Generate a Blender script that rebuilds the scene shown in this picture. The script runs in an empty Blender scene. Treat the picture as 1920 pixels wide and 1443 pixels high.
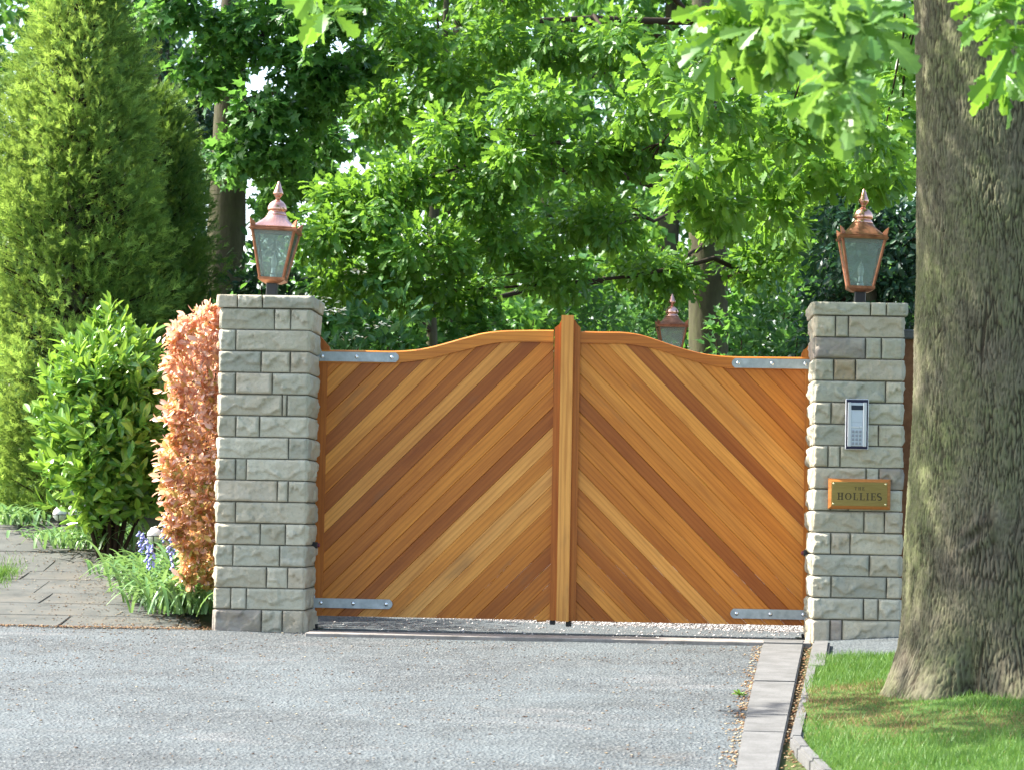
import bpy, bmesh, math, random
import numpy as np
from mathutils import Vector, Matrix

random.seed(7)
RNG = np.random.default_rng(11)
SC = bpy.context.scene
COL = SC.collection
R = math.radians

# ------------------------------------------------------------------ camera
CAM_POS = Vector((0.579, -18.0, 0.747))
F_PX, W_PX, H_PX = 5500.4, 1920.0, 1443.0
YAW, PITCH, ROLL = 0.0483, 0.0439, 0.0182
cam = bpy.data.cameras.new("camera")
cam.sensor_width = 36.0
cam.lens = F_PX * 36.0 / W_PX
cam.clip_start = 0.1
cam.clip_end = 800.0
cam.dof.use_dof = True
cam.dof.focus_distance = 18.2
cam.dof.aperture_fstop = 7.5
cam_ob = bpy.data.objects.new("camera", cam)
COL.objects.link(cam_ob)
CAM_M = Matrix.Rotation(YAW, 4, 'Z') @ Matrix.Rotation(math.pi / 2 + PITCH, 4, 'X') @ Matrix.Rotation(ROLL, 4, 'Z')
cam_ob.matrix_world = Matrix.Translation(CAM_POS) @ CAM_M
SC.camera = cam_ob

# ------------------------------------------------------------------ light
SUN_AZ_FRONT = -10.0      # degrees towards the viewer from straight left
SUN_EL = 47.0
sun_dir = Vector((-math.cos(R(SUN_AZ_FRONT)) * math.cos(R(SUN_EL)), -math.sin(R(SUN_AZ_FRONT)) * math.cos(R(SUN_EL)), math.sin(R(SUN_EL))))
world = bpy.data.worlds.new("World")
SC.world = world
world.use_nodes = True
wn = world.node_tree
wn.nodes.clear()
wo = wn.nodes.new("ShaderNodeOutputWorld")
wb = wn.nodes.new("ShaderNodeBackground")
ws = wn.nodes.new("ShaderNodeTexSky")
ws.sky_type = 'NISHITA'
ws.sun_disc = False
ws.sun_elevation = R(SUN_EL)
ws.sun_rotation = math.atan2(sun_dir.x, sun_dir.y)
ws.air_density = 1.0
ws.dust_density = 2.5
ws.ozone_density = 0.6
wb.inputs[1].default_value = 0.15
wn.links.new(ws.outputs[0], wb.inputs[0])
wn.links.new(wb.outputs[0], wo.inputs[0])
sun = bpy.data.lights.new("sun", 'SUN')
sun.energy = 4.6
sun.angle = R(0.6)
sun.color = (1.0, 0.96, 0.89)
sun_ob = bpy.data.objects.new("sun", sun)
COL.objects.link(sun_ob)
sun_ob.rotation_euler = sun_dir.to_track_quat('Z', 'Y').to_euler()

SC.view_settings.view_transform = 'Standard'
SC.view_settings.look = 'None'
SC.view_settings.gamma = 1.0
SC.view_settings.exposure = 1.82
SC.cycles.max_bounces = 8
SC.cycles.transparent_max_bounces = 8

# ------------------------------------------------------------------ helpers
def ray(px, py):
    d = CAM_M.to_3x3() @ Vector(((px - W_PX / 2) / F_PX, -(py - H_PX / 2) / F_PX, -1.0))
    return d
def at(px, py, Y):
    """point of the place seen at a photo pixel, at depth plane Y"""
    d = ray(px, py)
    t = (Y - CAM_POS.y) / d.y
    return CAM_POS + d * t

def sstep(a, b, x):
    t = np.clip((np.asarray(x, float) - a) / (b - a), 0, 1)
    return t * t * (3 - 2 * t)

def gz(x, y):
    x = np.asarray(x, float); y = np.asarray(y, float)
    z = np.where(y < 0, 0.04 * np.maximum(y, -25), 0.0)
    s = sstep(-1.75, -2.5, x)
    z = z + s * 0.15 * np.clip(y - 0.1, 0, 7)
    z = z + 0.02 * np.clip(y - 3, 0, 40)
    z = z + 0.075 * np.clip(x - 1.62, 0, 5)
    return z
def gzf(x, y): return float(gz(x, y))
def ground_at(px, py):
    d = ray(px, py); t = 3.0
    while t < 60:
        p = CAM_POS + d * t
        if p.z <= gzf(p.x, p.y): return p
        t += 0.01
    return p

def noise3(p, seed=0.0):
    """cheap smooth pseudo noise in -1..1 for arrays (N,3)"""
    x, y, z = p[:, 0], p[:, 1], p[:, 2]
    s = seed * 12.9898
    return (np.sin(x * 1.7 + 1.3 * np.sin(y * 2.1 + s) + s) + np.sin(y * 1.9 + 1.7 * np.sin(z * 1.6 + s * 2) + 2 * s)
            + np.sin(z * 2.3 + 1.1 * np.sin(x * 2.7 + s * 3) + 3 * s)) / 3.0

def tag(o, label=None, cat=None, group=None, kind=None):
    if label: o["label"] = label
    if cat: o["category"] = cat
    if group: o["group"] = group
    if kind: o["kind"] = kind
    return o

def mesh_np(name, verts, faces=None, tris=None, quads=None, smooth=False, tint=None):
    me = bpy.data.meshes.new(name)
    if faces is not None:
        me.from_pydata([tuple(v) for v in verts], [], [tuple(f) for f in faces])
    else:
        verts = np.asarray(verts, np.float32)
        arrs = []
        if tris is not None and len(tris): arrs.append((np.asarray(tris, np.int32), 3))
        if quads is not None and len(quads): arrs.append((np.asarray(quads, np.int32), 4))
        loops = np.concatenate([a.ravel() for a, _ in arrs])
        sizes = np.concatenate([np.full(len(a), k, np.int32) for a, k in arrs])
        starts = np.concatenate([[0], np.cumsum(sizes)[:-1]]).astype(np.int32)
        me.vertices.add(len(verts)); me.vertices.foreach_set("co", verts.ravel())
        me.loops.add(len(loops)); me.loops.foreach_set("vertex_index", loops)
        me.polygons.add(len(sizes)); me.polygons.foreach_set("loop_start", starts)
        me.update(calc_edges=True)
        me.validate()
    if tint is not None:
        a = me.attributes.new("tint", 'FLOAT', 'POINT')
        a.data.foreach_set("value", np.asarray(tint, np.float32))
    if smooth:
        me.polygons.foreach_set("use_smooth", np.ones(len(me.polygons), bool))
    me.update()
    return me

def obj(name, me, mat=None, parent=None, loc=None, color=None):
    o = bpy.data.objects.new(name, me)
    COL.objects.link(o)
    if mat is not None and me is not None and not me.materials: me.materials.append(mat)
    if parent is not None: o.parent = parent
    if loc is not None: o.location = loc
    if color is not None: o.color = color
    return o

def thing(name, label, cat, loc=(0, 0, 0), group=None):
    o = bpy.data.objects.new(name, None)
    COL.objects.link(o); o.location = loc
    o.empty_display_size = 0.1
    return tag(o, label, cat, group)

def bm_obj(name, bm, mat, parent=None, loc=None, smooth=False, color=None):
    bmesh.ops.recalc_face_normals(bm, faces=bm.faces)
    me = bpy.data.meshes.new(name)
    bm.to_mesh(me); bm.free()
    if smooth:
        me.polygons.foreach_set("use_smooth", np.ones(len(me.polygons), bool))
    return obj(name, me, mat, parent, loc, color)

def box_bm(x0, x1, y0, y1, z0, z1, bevel=0.0, seg=1):
    bm = bmesh.new()
    vs = [bm.verts.new((x, y, z)) for x in (x0, x1) for y in (y0, y1) for z in (z0, z1)]
    for f in ((0, 1, 3, 2), (4, 6, 7, 5), (0, 4, 5, 1), (2, 3, 7, 6), (0, 2, 6, 4), (1, 5, 7, 3)):
        bm.faces.new([vs[i] for i in f])
    if bevel > 0:
        bmesh.ops.bevel(bm, geom=list(bm.edges), offset=bevel, segments=seg, affect='EDGES', profile=0.5)
    return bm

def prism_bm(poly, y0, y1, bevel=0.0):
    """poly in (x,z), extruded along y"""
    bm = bmesh.new()
    a = [bm.verts.new((x, y0, z)) for x, z in poly]
    b = [bm.verts.new((x, y1, z)) for x, z in poly]
    n = len(poly)
    bm.faces.new(a); bm.faces.new(b[::-1])
    for i in range(n):
        bm.faces.new((a[i], b[i], b[(i + 1) % n], a[(i + 1) % n]))
    if bevel > 0:
        fr = [e for e in bm.edges if e.verts[0].co.y == y0 and e.verts[1].co.y == y0]
        bmesh.ops.bevel(bm, geom=fr, offset=bevel, segments=2, affect='EDGES', profile=0.5)
    return bm

def lathe_bm(prof, seg=24, z0=0.0):
    bm = bmesh.new()
    rings = []
    for r, z in prof:
        rings.append([bm.verts.new((r * math.cos(2 * math.pi * i / seg), r * math.sin(2 * math.pi * i / seg), z + z0)) for i in range(seg)])
    for a, b in zip(rings, rings[1:]):
        for i in range(seg):
            bm.faces.new((a[i], a[(i + 1) % seg], b[(i + 1) % seg], b[i]))
    bm.faces.new(rings[0][::-1]); bm.faces.new(rings[-1])
    return bm

def tubes(paths, sides=6):
    """list of (points Nx3, radii N) -> verts, quads (one mesh)"""
    V, Q = [], []
    off = 0
    for pts, rad in paths:
        pts = np.asarray(pts, float); rad = np.asarray(rad, float)
        t = np.gradient(pts, axis=0); t /= np.linalg.norm(t, axis=1)[:, None] + 1e-9
        ref = np.array([0, 0, 1.0]) if abs(t[0][2]) < 0.9 else np.array([1.0, 0, 0])
        u = np.cross(t, ref); u /= np.linalg.norm(u, axis=1)[:, None] + 1e-9
        v = np.cross(t, u)
        a = np.linspace(0, 2 * math.pi, sides, endpoint=False)
        ring = pts[:, None, :] + rad[:, None, None] * (np.cos(a)[None, :, None] * u[:, None, :] + np.sin(a)[None, :, None] * v[:, None, :])
        V.append(ring.reshape(-1, 3))
        n = len(pts)
        for i in range(n - 1):
            for k in range(sides):
                Q.append((off + i * sides + k, off + i * sides + (k + 1) % sides, off + (i + 1) * sides + (k + 1) % sides, off + (i + 1) * sides + k))
        off += n * sides
    return np.concatenate(V), np.array(Q, np.int32)

# ------------------------------------------------------------------ materials
def mat(name):
    m = bpy.data.materials.new(name); m.use_nodes = True
    nt = m.node_tree; nt.nodes.clear()
    out = nt.nodes.new("ShaderNodeOutputMaterial")
    return m, nt, out
def N(nt, t, **kw):
    n = nt.nodes.new(t)
    for k, v in kw.items(): setattr(n, k, v)
    return n
def L(nt, a, b): nt.links.new(a, b)
def ramp(nt, fac, stops, interp='LINEAR'):
    r = N(nt, "ShaderNodeValToRGB"); r.color_ramp.interpolation = interp
    e = r.color_ramp.elements
    while len(e) < len(stops): e.new(0.5)
    for el, (p, c) in zip(e, stops):
        el.position = p; el.color = (c[0], c[1], c[2], 1) if len(c) == 3 else c
    if fac is not None: L(nt, fac, r.inputs[0])
    return r
def mix(nt, a, b, fac, mode='MIX'):
    m = N(nt, "ShaderNodeMix", data_type='RGBA', blend_type=mode)
    for s, v in ((6, a), (7, b), (0, fac)):
        if hasattr(v, 'is_linked') or hasattr(v, 'node'): L(nt, v, m.inputs[s])
        else: m.inputs[s].default_value = v if s == 0 else (v[0], v[1], v[2], 1)
    return m.outputs[2]
def noise(nt, vec, scale, detail=4, rough=0.55, dist=0.0):
    n = N(nt, "ShaderNodeTexNoise"); n.inputs["Scale"].default_value = scale
    n.inputs["Detail"].default_value = detail; n.inputs["Roughness"].default_value = rough
    n.inputs["Distortion"].default_value = dist
    if vec is not None: L(nt, vec, n.inputs["Vector"])
    return n.outputs["Fac"]
def mapping(nt, vec, scale=(1, 1, 1), loc=None):
    m = N(nt, "ShaderNodeMapping"); L(nt, vec, m.inputs["Vector"]); m.inputs["Scale"].default_value = scale
    if loc is not None:
        if hasattr(loc, 'node'): L(nt, loc, m.inputs["Location"])
        else: m.inputs["Location"].default_value = loc
    return m.outputs[0]
def bump(nt, h, strength, dist):
    b = N(nt, "ShaderNodeBump"); b.inputs["Strength"].default_value = strength; b.inputs["Distance"].default_value = dist
    L(nt, h, b.inputs["Height"]); return b.outputs[0]
def principled(nt, out, color, rough=0.6, spec=0.4, metal=0.0, normal=None):
    p = N(nt, "ShaderNodeBsdfPrincipled")
    if hasattr(color, 'node'): L(nt, color, p.inputs["Base Color"])
    else: p.inputs["Base Color"].default_value = (*color, 1)
    if hasattr(rough, 'node'): L(nt, rough, p.inputs["Roughness"])
    else: p.inputs["Roughness"].default_value = rough
    p.inputs["Specular IOR Level"].default_value = spec
    p.inputs["Metallic"].default_value = metal
    if normal is not None: L(nt, normal, p.inputs["Normal"])
    if out is not None: L(nt, p.outputs[0], out.inputs[0])
    return p
def objcoord(nt, rand_offset=False):
    tc = N(nt, "ShaderNodeTexCoord")
    if not rand_offset: return tc.outputs["Object"]
    oi = N(nt, "ShaderNodeObjectInfo")
    mu = N(nt, "ShaderNodeVectorMath", operation='SCALE'); mu.inputs[0].default_value = (37.0, 53.0, 71.0)
    L(nt, oi.outputs["Random"], mu.inputs["Scale"])
    ad = N(nt, "ShaderNodeVectorMath", operation='ADD')
    L(nt, tc.outputs["Object"], ad.inputs[0]); L(nt, mu.outputs[0], ad.inputs[1])
    return ad.outputs[0]

def leaf_mat(name, dark, mid, light, trans, tfac=0.38, rough=0.42, spec=0.35, individual=False, stops=None):
    m, nt, out = mat(name)
    if individual:
        t = N(nt, "ShaderNodeObjectInfo").outputs["Random"]
    else:
        a = N(nt, "ShaderNodeAttribute"); a.attribute_name = "tint"; t = a.outputs["Fac"]
    c = ramp(nt, t, stops or [(0.0, dark), (0.5, mid), (1.0, light)]).outputs[0]
    if individual:
        sp = N(nt, "ShaderNodeSeparateXYZ"); L(nt, N(nt, "ShaderNodeTexCoord").outputs["Object"], sp.inputs[0])
        def mth(op, a_, b_=0.0):
            q = N(nt, "ShaderNodeMath", operation=op)
            for i_, v_ in enumerate((a_, b_)):
                if hasattr(v_, 'node'): L(nt, v_, q.inputs[i_])
                else: q.inputs[i_].default_value = v_
            return q.outputs[0]
        ax = mth('ABSOLUTE', sp.outputs[0])
        fr_ = mth('ABSOLUTE', mth('SUBTRACT', mth('FRACT', mth('MULTIPLY', mth('SUBTRACT', sp.outputs[1], ax), 6.0)), 0.5))
        vein = mth('MAXIMUM', mth('LESS_THAN', ax, 0.014), mth('LESS_THAN', fr_, 0.06))
        pal = mix(nt, c, (1.35, 1.30, 1.5), 1.0, 'MULTIPLY')
        c = mix(nt, c, pal, mth('MULTIPLY', vein, 0.7))
        bl = noise(nt, objcoord(nt, True), 5, 4, 0.6)
        c = mix(nt, c, mix(nt, c, (1.5, 1.25, 1.0), 1.0, 'MULTIPLY'), ramp(nt, bl, [(0.5, (0, 0, 0)), (0.75, (0.6, 0.6, 0.6))]).outputs[0])
    p = principled(nt, None, c, rough, spec)
    tr = N(nt, "ShaderNodeBsdfTranslucent")
    ct = mix(nt, c, trans, 0.65)
    L(nt, ct, tr.inputs[0])
    ms = N(nt, "ShaderNodeMixShader"); ms.inputs[0].default_value = tfac
    L(nt, p.outputs[0], ms.inputs[1]); L(nt, tr.outputs[0], ms.inputs[2])
    L(nt, ms.outputs[0], out.inputs[0])
    return m

def make_materials():
    M = {}
    # --- stone (object colour gives each stone its own tint)
    m, nt, out = mat("sandstone")
    oc = objcoord(nt, True); oi = N(nt, "ShaderNodeObjectInfo")
    n1 = noise(nt, oc, 9, 5, 0.6, 0.4)
    n2 = noise(nt, oc, 60, 4, 0.7)
    c = mix(nt, oi.outputs["Color"], (0.36, 0.30, 0.20), ramp(nt, n1, [(0.45, (0, 0, 0)), (0.78, (0.7, 0.7, 0.7))]).outputs[0])
    c = mix(nt, c, (0.20, 0.20, 0.17), ramp(nt, n2, [(0.52, (0, 0, 0)), (0.75, (0.5, 0.5, 0.5))]).outputs[0])
    n3 = noise(nt, mapping(nt, oc, (1, 1, 3)), 4, 3, 0.5)
    c = mix(nt, c, (0.50, 0.47, 0.38), ramp(nt, n3, [(0.5, (0, 0, 0)), (0.75, (0.45, 0.45, 0.45))]).outputs[0])
    principled(nt, out, c, 0.9, 0.15, 0, bump(nt, noise(nt, oc, 45, 6, 0.65), 0.7, 0.008))
    M['stone'] = m
    m, nt, out = mat("mortar")
    n = noise(nt, objcoord(nt), 60, 4, 0.6)
    principled(nt, out, ramp(nt, n, [(0.3, (0.12, 0.118, 0.10)), (0.7, (0.22, 0.21, 0.18))]).outputs[0], 0.95, 0.1, 0, bump(nt, n, 0.6, 0.004))
    M['mortar'] = m
    # --- gate timber: grain runs along local x, object colour gives the board tone
    def wood(name, use_color, base=None, rough=0.38, gx=1.0):
        m, nt, out = mat(name)
        oc = objcoord(nt, True)
        v = mapping(nt, oc, (0.9 * gx, 14, 14))
        w = noise(nt, v, 2.2, 5, 0.6, 0.6)
        wv = N(nt, "ShaderNodeTexWave", wave_type='BANDS', bands_direction='Z')
        wv.inputs["Scale"].default_value = 1.3; wv.inputs["Distortion"].default_value = 7.0
        wv.inputs["Detail"].default_value = 3; wv.inputs["Detail Scale"].default_value = 0.8
        L(nt, mapping(nt, oc, (0.55 * gx, 9, 9)), wv.inputs["Vector"])
        fine = noise(nt, mapping(nt, oc, (3 * gx, 160, 160)), 1.0, 3, 0.6)
        if use_color: b = N(nt, "ShaderNodeObjectInfo").outputs["Color"]
        else:
            rg = N(nt, "ShaderNodeRGB"); rg.outputs[0].default_value = (*base, 1); b = rg.outputs[0]
        dark = mix(nt, b, (0.64, 0.52, 0.44), 1.0, 'MULTIPLY')
        lite = mix(nt, b, (1.15, 1.20, 1.25), 1.0, 'MULTIPLY')
        c = mix(nt, b, dark, ramp(nt, w, [(0.47, (0, 0, 0)), (0.72, (0.75, 0.75, 0.75))]).outputs[0])
        c = mix(nt, c, lite, ramp(nt, w, [(0.26, (0.7, 0.7, 0.7)), (0.46, (0, 0, 0))]).outputs[0])
        c = mix(nt, c, dark, ramp(nt, wv.outputs["Fac"], [(0.62, (0, 0, 0)), (0.95, (0.42, 0.42, 0.42))]).outputs[0])
        c = mix(nt, c, dark, ramp(nt, fine, [(0.5, (0, 0, 0)), (0.8, (0.4, 0.4, 0.4))]).outputs[0])
        slow = noise(nt, mapping(nt, oc, (0.8 * gx, 5, 5)), 1.1, 2, 0.5)
        c = mix(nt, c, mix(nt, c, (0.84, 0.78, 0.72), 1.0, 'MULTIPLY'), ramp(nt, slow, [(0.40, (0.85, 0.85, 0.85)), (0.55, (0, 0, 0))]).outputs[0])
        # weather stains and knots
        st = noise(nt, mapping(nt, oc, (1.2 * gx, 4, 4)), 1.7, 3, 0.5)
        c = mix(nt, c, (0.16, 0.09, 0.045), ramp(nt, st, [(0.64, (0, 0, 0)), (0.80, (0.55, 0.55, 0.55))]).outputs[0])
        vo = N(nt, "ShaderNodeTexVoronoi"); vo.inputs["Scale"].default_value = 1.0
        L(nt, mapping(nt, oc, (1.1 * gx, 3.2, 3.2)), vo.inputs["Vector"])
        c = mix(nt, c, (0.09, 0.035, 0.012), ramp(nt, vo.outputs["Distance"], [(0.018, (0.9, 0.9, 0.9)), (0.045, (0, 0, 0))]).outputs[0])
        p = principled(nt, out, c, rough, 0.32, 0, bump(nt, fine, 0.12, 0.001))
        return m
    M['wood'] = wood("gate_timber", True)
    M['plaque_wood'] = wood("plaque_timber", False, (0.44, 0.17, 0.035))
    # --- metals
    m, nt, out = mat("galvanised_steel")
    n = noise(nt, objcoord(nt), 26, 4, 0.6)
    principled(nt, out, ramp(nt, n, [(0.3, (0.30, 0.34, 0.35)), (0.7, (0.46, 0.50, 0.51))]).outputs[0], 0.5, 0.4, 0.6)
    M['galv'] = m
    m, nt, out = mat("bolt_zinc")
    principled(nt, out, (0.75, 0.76, 0.78), 0.25, 0.5, 1.0); M['bolt'] = m
    m, nt, out = mat("copper_bright")
    oc = objcoord(nt)
    n = noise(nt, oc, 14, 4, 0.6)
    principled(nt, out, ramp(nt, n, [(0.3, (0.62, 0.30, 0.21)), (0.7, (0.80, 0.48, 0.38))]).outputs[0], 0.24, 0.5, 1.0)
    M['copper'] = m
    m, nt, out = mat("copper_weathered")
    n = noise(nt, oc if False else objcoord(nt), 18, 5, 0.65)
    principled(nt, out, ramp(nt, n, [(0.3, (0.19, 0.075, 0.038)), (0.7, (0.46, 0.21, 0.12))]).outputs[0], 0.42, 0.5, 0.75)
    M['copper_old'] = m
    m, nt, out = mat("black_paint")
    principled(nt, out, (0.018, 0.018, 0.02), 0.35, 0.4); M['black'] = m
    m, nt, out = mat("brass")
    n = noise(nt, mapping(nt, objcoord(nt), (4, 4, 90)), 3, 3, 0.6)
    principled(nt, out, ramp(nt, n, [(0.3, (0.30, 0.22, 0.075)), (0.7, (0.42, 0.32, 0.12))]).outputs[0], 0.33, 0.5, 0.9)
    M['brass'] = m
    m, nt, out = mat("engraving_paint")
    principled(nt, out, (0.075, 0.058, 0.028), 0.6, 0.2); M['engrave'] = m
    m, nt, out = mat("brass_screw")
    principled(nt, out, (0.85, 0.72, 0.40), 0.2, 0.5, 1.0); M['screw'] = m
    m, nt, out = mat("aluminium")
    principled(nt, out, (0.72, 0.75, 0.80), 0.33, 0.5, 0.85); M['alu'] = m
    m, nt, out = mat("pale_panel")
    principled(nt, out, (0.52, 0.57, 0.63), 0.4, 0.4, 0.4); M['panel'] = m
    m, nt, out = mat("display")
    principled(nt, out, (0.03, 0.04, 0.06), 0.1, 0.5); M['display'] = m
    m, nt, out = mat("key_metal")
    principled(nt, out, (0.30, 0.32, 0.36), 0.4, 0.5, 0.5); M['key'] = m
    m, nt, out = mat("blue_black_rubber")
    principled(nt, out, (0.012, 0.012, 0.04), 0.4, 0.4); M['rubber'] = m
    m, nt, out = mat("red_plastic")
    principled(nt, out, (0.16, 0.03, 0.05), 0.4, 0.4); M['redplastic'] = m
    # --- glass: thin dusty pane
    m, nt, out = mat("lantern_glass")
    tr = N(nt, "ShaderNodeBsdfTransparent"); tr.inputs[0].default_value = (0.86, 0.93, 0.90, 1)
    gl = N(nt, "ShaderNodeBsdfGlossy"); gl.inputs["Roughness"].default_value = 0.05
    df = N(nt, "ShaderNodeBsdfDiffuse"); df.inputs[0].default_value = (0.62, 0.72, 0.70, 1)
    tl = N(nt, "ShaderNodeBsdfTranslucent"); tl.inputs[0].default_value = (0.62, 0.72, 0.70, 1)
    dd = N(nt, "ShaderNodeMixShader"); dd.inputs[0].default_value = 0.5
    L(nt, df.outputs[0], dd.inputs[1]); L(nt, tl.outputs[0], dd.inputs[2])
    m1 = N(nt, "ShaderNodeMixShader"); dn = noise(nt, objcoord(nt), 9, 4, 0.6)
    L(nt, ramp(nt, dn, [(0.3, (0.20,) * 3), (0.8, (0.38,) * 3)]).outputs[0], m1.inputs[0])
    L(nt, tr.outputs[0], m1.inputs[1]); L(nt, dd.outputs[0], m1.inputs[2])
    fr = N(nt, "ShaderNodeFresnel"); fr.inputs[0].default_value = 1.45
    m2 = N(nt, "ShaderNodeMixShader"); L(nt, fr.outputs[0], m2.inputs[0])
    L(nt, m1.outputs[0], m2.inputs[1]); L(nt, gl.outputs[0], m2.inputs[2])
    L(nt, m2.outputs[0], out.inputs[0]); M['glass'] = m
    m, nt, out = mat("bulb_glass")
    principled(nt, out, (0.82, 0.85, 0.84), 0.12, 0.5); M['bulb'] = m
    m, nt, out = mat("globe_plastic")
    n = noise(nt, objcoord(nt), 20, 4, 0.6)
    principled(nt, out, ramp(nt, n, [(0.35, (0.52, 0.49, 0.42)), (0.6, (0.78, 0.77, 0.72))]).outputs[0], 0.4, 0.4); M['globe'] = m
    # --- grounds
    m, nt, out = mat("tarmac")
    oc = objcoord(nt)
    vo = N(nt, "ShaderNodeTexVoronoi"); vo.inputs["Scale"].default_value = 62; L(nt, oc, vo.inputs["Vector"])
    vo2 = N(nt, "ShaderNodeTexVoronoi"); vo2.inputs["Scale"].default_value = 34; L(nt, oc, vo2.inputs["Vector"])
    big = noise(nt, oc, 0.9, 5, 0.6, 0.8)
    chip = ramp(nt, vo.outputs["Color"], [(0.1, (0.035, 0.040, 0.043)), (0.5, (0.098, 0.108, 0.114)), (0.85, (0.185, 0.195, 0.198)), (1.0, (0.46, 0.45, 0.42))]).outputs[0]
    chip2 = ramp(nt, vo2.outputs["Color"], [(0.2, (0.075, 0.082, 0.086)), (0.7, (0.125, 0.134, 0.138)), (1.0, (0.20, 0.205, 0.20))]).outputs[0]
    c = mix(nt, chip, chip2, 0.4)
    c = mix(nt, c, (0.185, 0.212, 0.225), ramp(nt, big, [(0.40, (0, 0, 0)), (0.60, (0.36, 0.36, 0.36))]).outputs[0])
    mid = noise(nt, oc, 3.1, 4, 0.6, 0.5)
    c = mix(nt, c, (0.060, 0.061, 0.058), ramp(nt, mid, [(0.50, (0, 0, 0)), (0.75, (0.40, 0.40, 0.40))]).outputs[0])
    br = noise(nt, oc, 2.0, 6, 0.7, 1.0)
    c = mix(nt, c, (0.13, 0.095, 0.065), ramp(nt, br, [(0.60, (0, 0, 0)), (0.74, (0.40, 0.40, 0.40))]).outputs[0])
    pk = noise(nt, mapping(nt, oc, (0.55, 1.5, 1), (3.1, 0.7, 0)), 1.1, 5, 0.65, 0.5)
    c = mix(nt, c, (0.30, 0.275, 0.27), ramp(nt, pk, [(0.60, (0, 0, 0)), (0.74, (0.42, 0.42, 0.42))]).outputs[0])
    c = mix(nt, c, (0.76, 0.785, 0.765), 1.0, 'MULTIPLY')
    principled(nt, out, c, 0.85, 0.25, 0, bump(nt, vo.outputs["Distance"], 0.9, 0.012))
    M['tarmac'] = m
    m, nt, out = mat("soil")
    n = noise(nt, objcoord(nt), 7, 6, 0.7); n2 = noise(nt, objcoord(nt), 0.7, 3, 0.6)
    c = ramp(nt, n, [(0.3, (0.045, 0.032, 0.02)), (0.7, (0.13, 0.095, 0.06))]).outputs[0]
    c = mix(nt, c, (0.06, 0.10, 0.025), ramp(nt, n2, [(0.45, (0, 0, 0)), (0.6, (0.7, 0.7, 0.7))]).outputs[0])
    principled(nt, out, c, 0.95, 0.1, 0, bump(nt, n, 0.8, 0.03)); M['soil'] = m
    m, nt, out = mat("turf_soil")
    n = noise(nt, objcoord(nt), 1.6, 5, 0.65)
    c = ramp(nt, n, [(0.35, (0.05, 0.10, 0.022)), (0.60, (0.075, 0.13, 0.03)), (0.72, (0.12, 0.10, 0.045))]).outputs[0]
    principled(nt, out, c, 0.95, 0.1, 0, bump(nt, noise(nt, objcoord(nt), 40, 4, 0.6), 0.8, 0.02)); M['turf'] = m
    m, nt, out = mat("gravel_bed")
    vo = N(nt, "ShaderNodeTexVoronoi"); vo.inputs["Scale"].default_value = 55; L(nt, objcoord(nt), vo.inputs["Vector"])
    principled(nt, out, ramp(nt, vo.outputs["Color"], [(0.1, (0.10, 0.095, 0.09)), (0.6, (0.24, 0.23, 0.22)), (1.0, (0.55, 0.52, 0.48))]).outputs[0], 0.85, 0.25, 0, bump(nt, vo.outputs["Distance"], 1.0, 0.015)); M['gravel'] = m
    m, nt, out = mat("gravel_stones")
    a = N(nt, "ShaderNodeAttribute"); a.attribute_name = "tint"
    principled(nt, out, ramp(nt, a.outputs["Fac"], [(0.0, (0.12, 0.115, 0.11)), (0.6, (0.30, 0.28, 0.26)), (1.0, (0.72, 0.69, 0.64))]).outputs[0], 0.7, 0.3); M['pebble'] = m
    m, nt, out = mat("litter")
    a = N(nt, "ShaderNodeAttribute"); a.attribute_name = "tint"
    principled(nt, out, ramp(nt, a.outputs["Fac"], [(0.0, (0.06, 0.035, 0.02)), (0.4, (0.20, 0.10, 0.05)), (0.7, (0.30, 0.19, 0.09)), (1.0, (0.5, 0.44, 0.30))]).outputs[0], 0.8, 0.2); M['litter'] = m
    m, nt, out = mat("concrete")
    oc = objcoord(nt, True)
    n = noise(nt, oc, 6, 6, 0.7); n2 = noise(nt, oc, 90, 3, 0.6)
    c = ramp(nt, n, [(0.3, (0.105, 0.104, 0.098)), (0.7, (0.175, 0.173, 0.166))]).outputs[0]
    c = mix(nt, c, (0.08, 0.075, 0.06), ramp(nt, n2, [(0.5, (0, 0, 0)), (0.75, (0.55, 0.55, 0.55))]).outputs[0])
    principled(nt, out, c, 0.92, 0.15, 0, bump(nt, n2, 0.6, 0.004)); M['concrete'] = m
    m, nt, out = mat("pale_sill_concrete")
    n = noise(nt, objcoord(nt), 8, 6, 0.7)
    principled(nt, out, ramp(nt, n, [(0.3, (0.17, 0.15, 0.13)), (0.7, (0.33, 0.30, 0.27))]).outputs[0], 0.9, 0.15, 0, bump(nt, n, 0.4, 0.004)); M['sill'] = m
    m, nt, out = mat("flagstone")
    oc = objcoord(nt, True)
    n = noise(nt, oc, 5, 6, 0.7)
    c = ramp(nt, n, [(0.3, (0.058, 0.061, 0.054)), (0.7, (0.112, 0.115, 0.104))]).outputs[0]
    mo = noise(nt, oc, 2.5, 5, 0.7)
    c = mix(nt, c, (0.105, 0.085, 0.055), ramp(nt, mo, [(0.5, (0, 0, 0)), (0.72, (0.45, 0.45, 0.45))]).outputs[0])
    principled(nt, out, c, 0.85, 0.2, 0, bump(nt, n, 0.5, 0.01)); M['flag'] = m
    m, nt, out = mat("red_render")
    n = noise(nt, objcoord(nt), 12, 6, 0.7)
    principled(nt, out, ramp(nt, n, [(0.3, (0.15, 0.062, 0.03)), (0.7, (0.27, 0.125, 0.06))]).outputs[0], 0.9, 0.2, 0, bump(nt, n, 0.6, 0.01)); M['render'] = m
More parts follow.
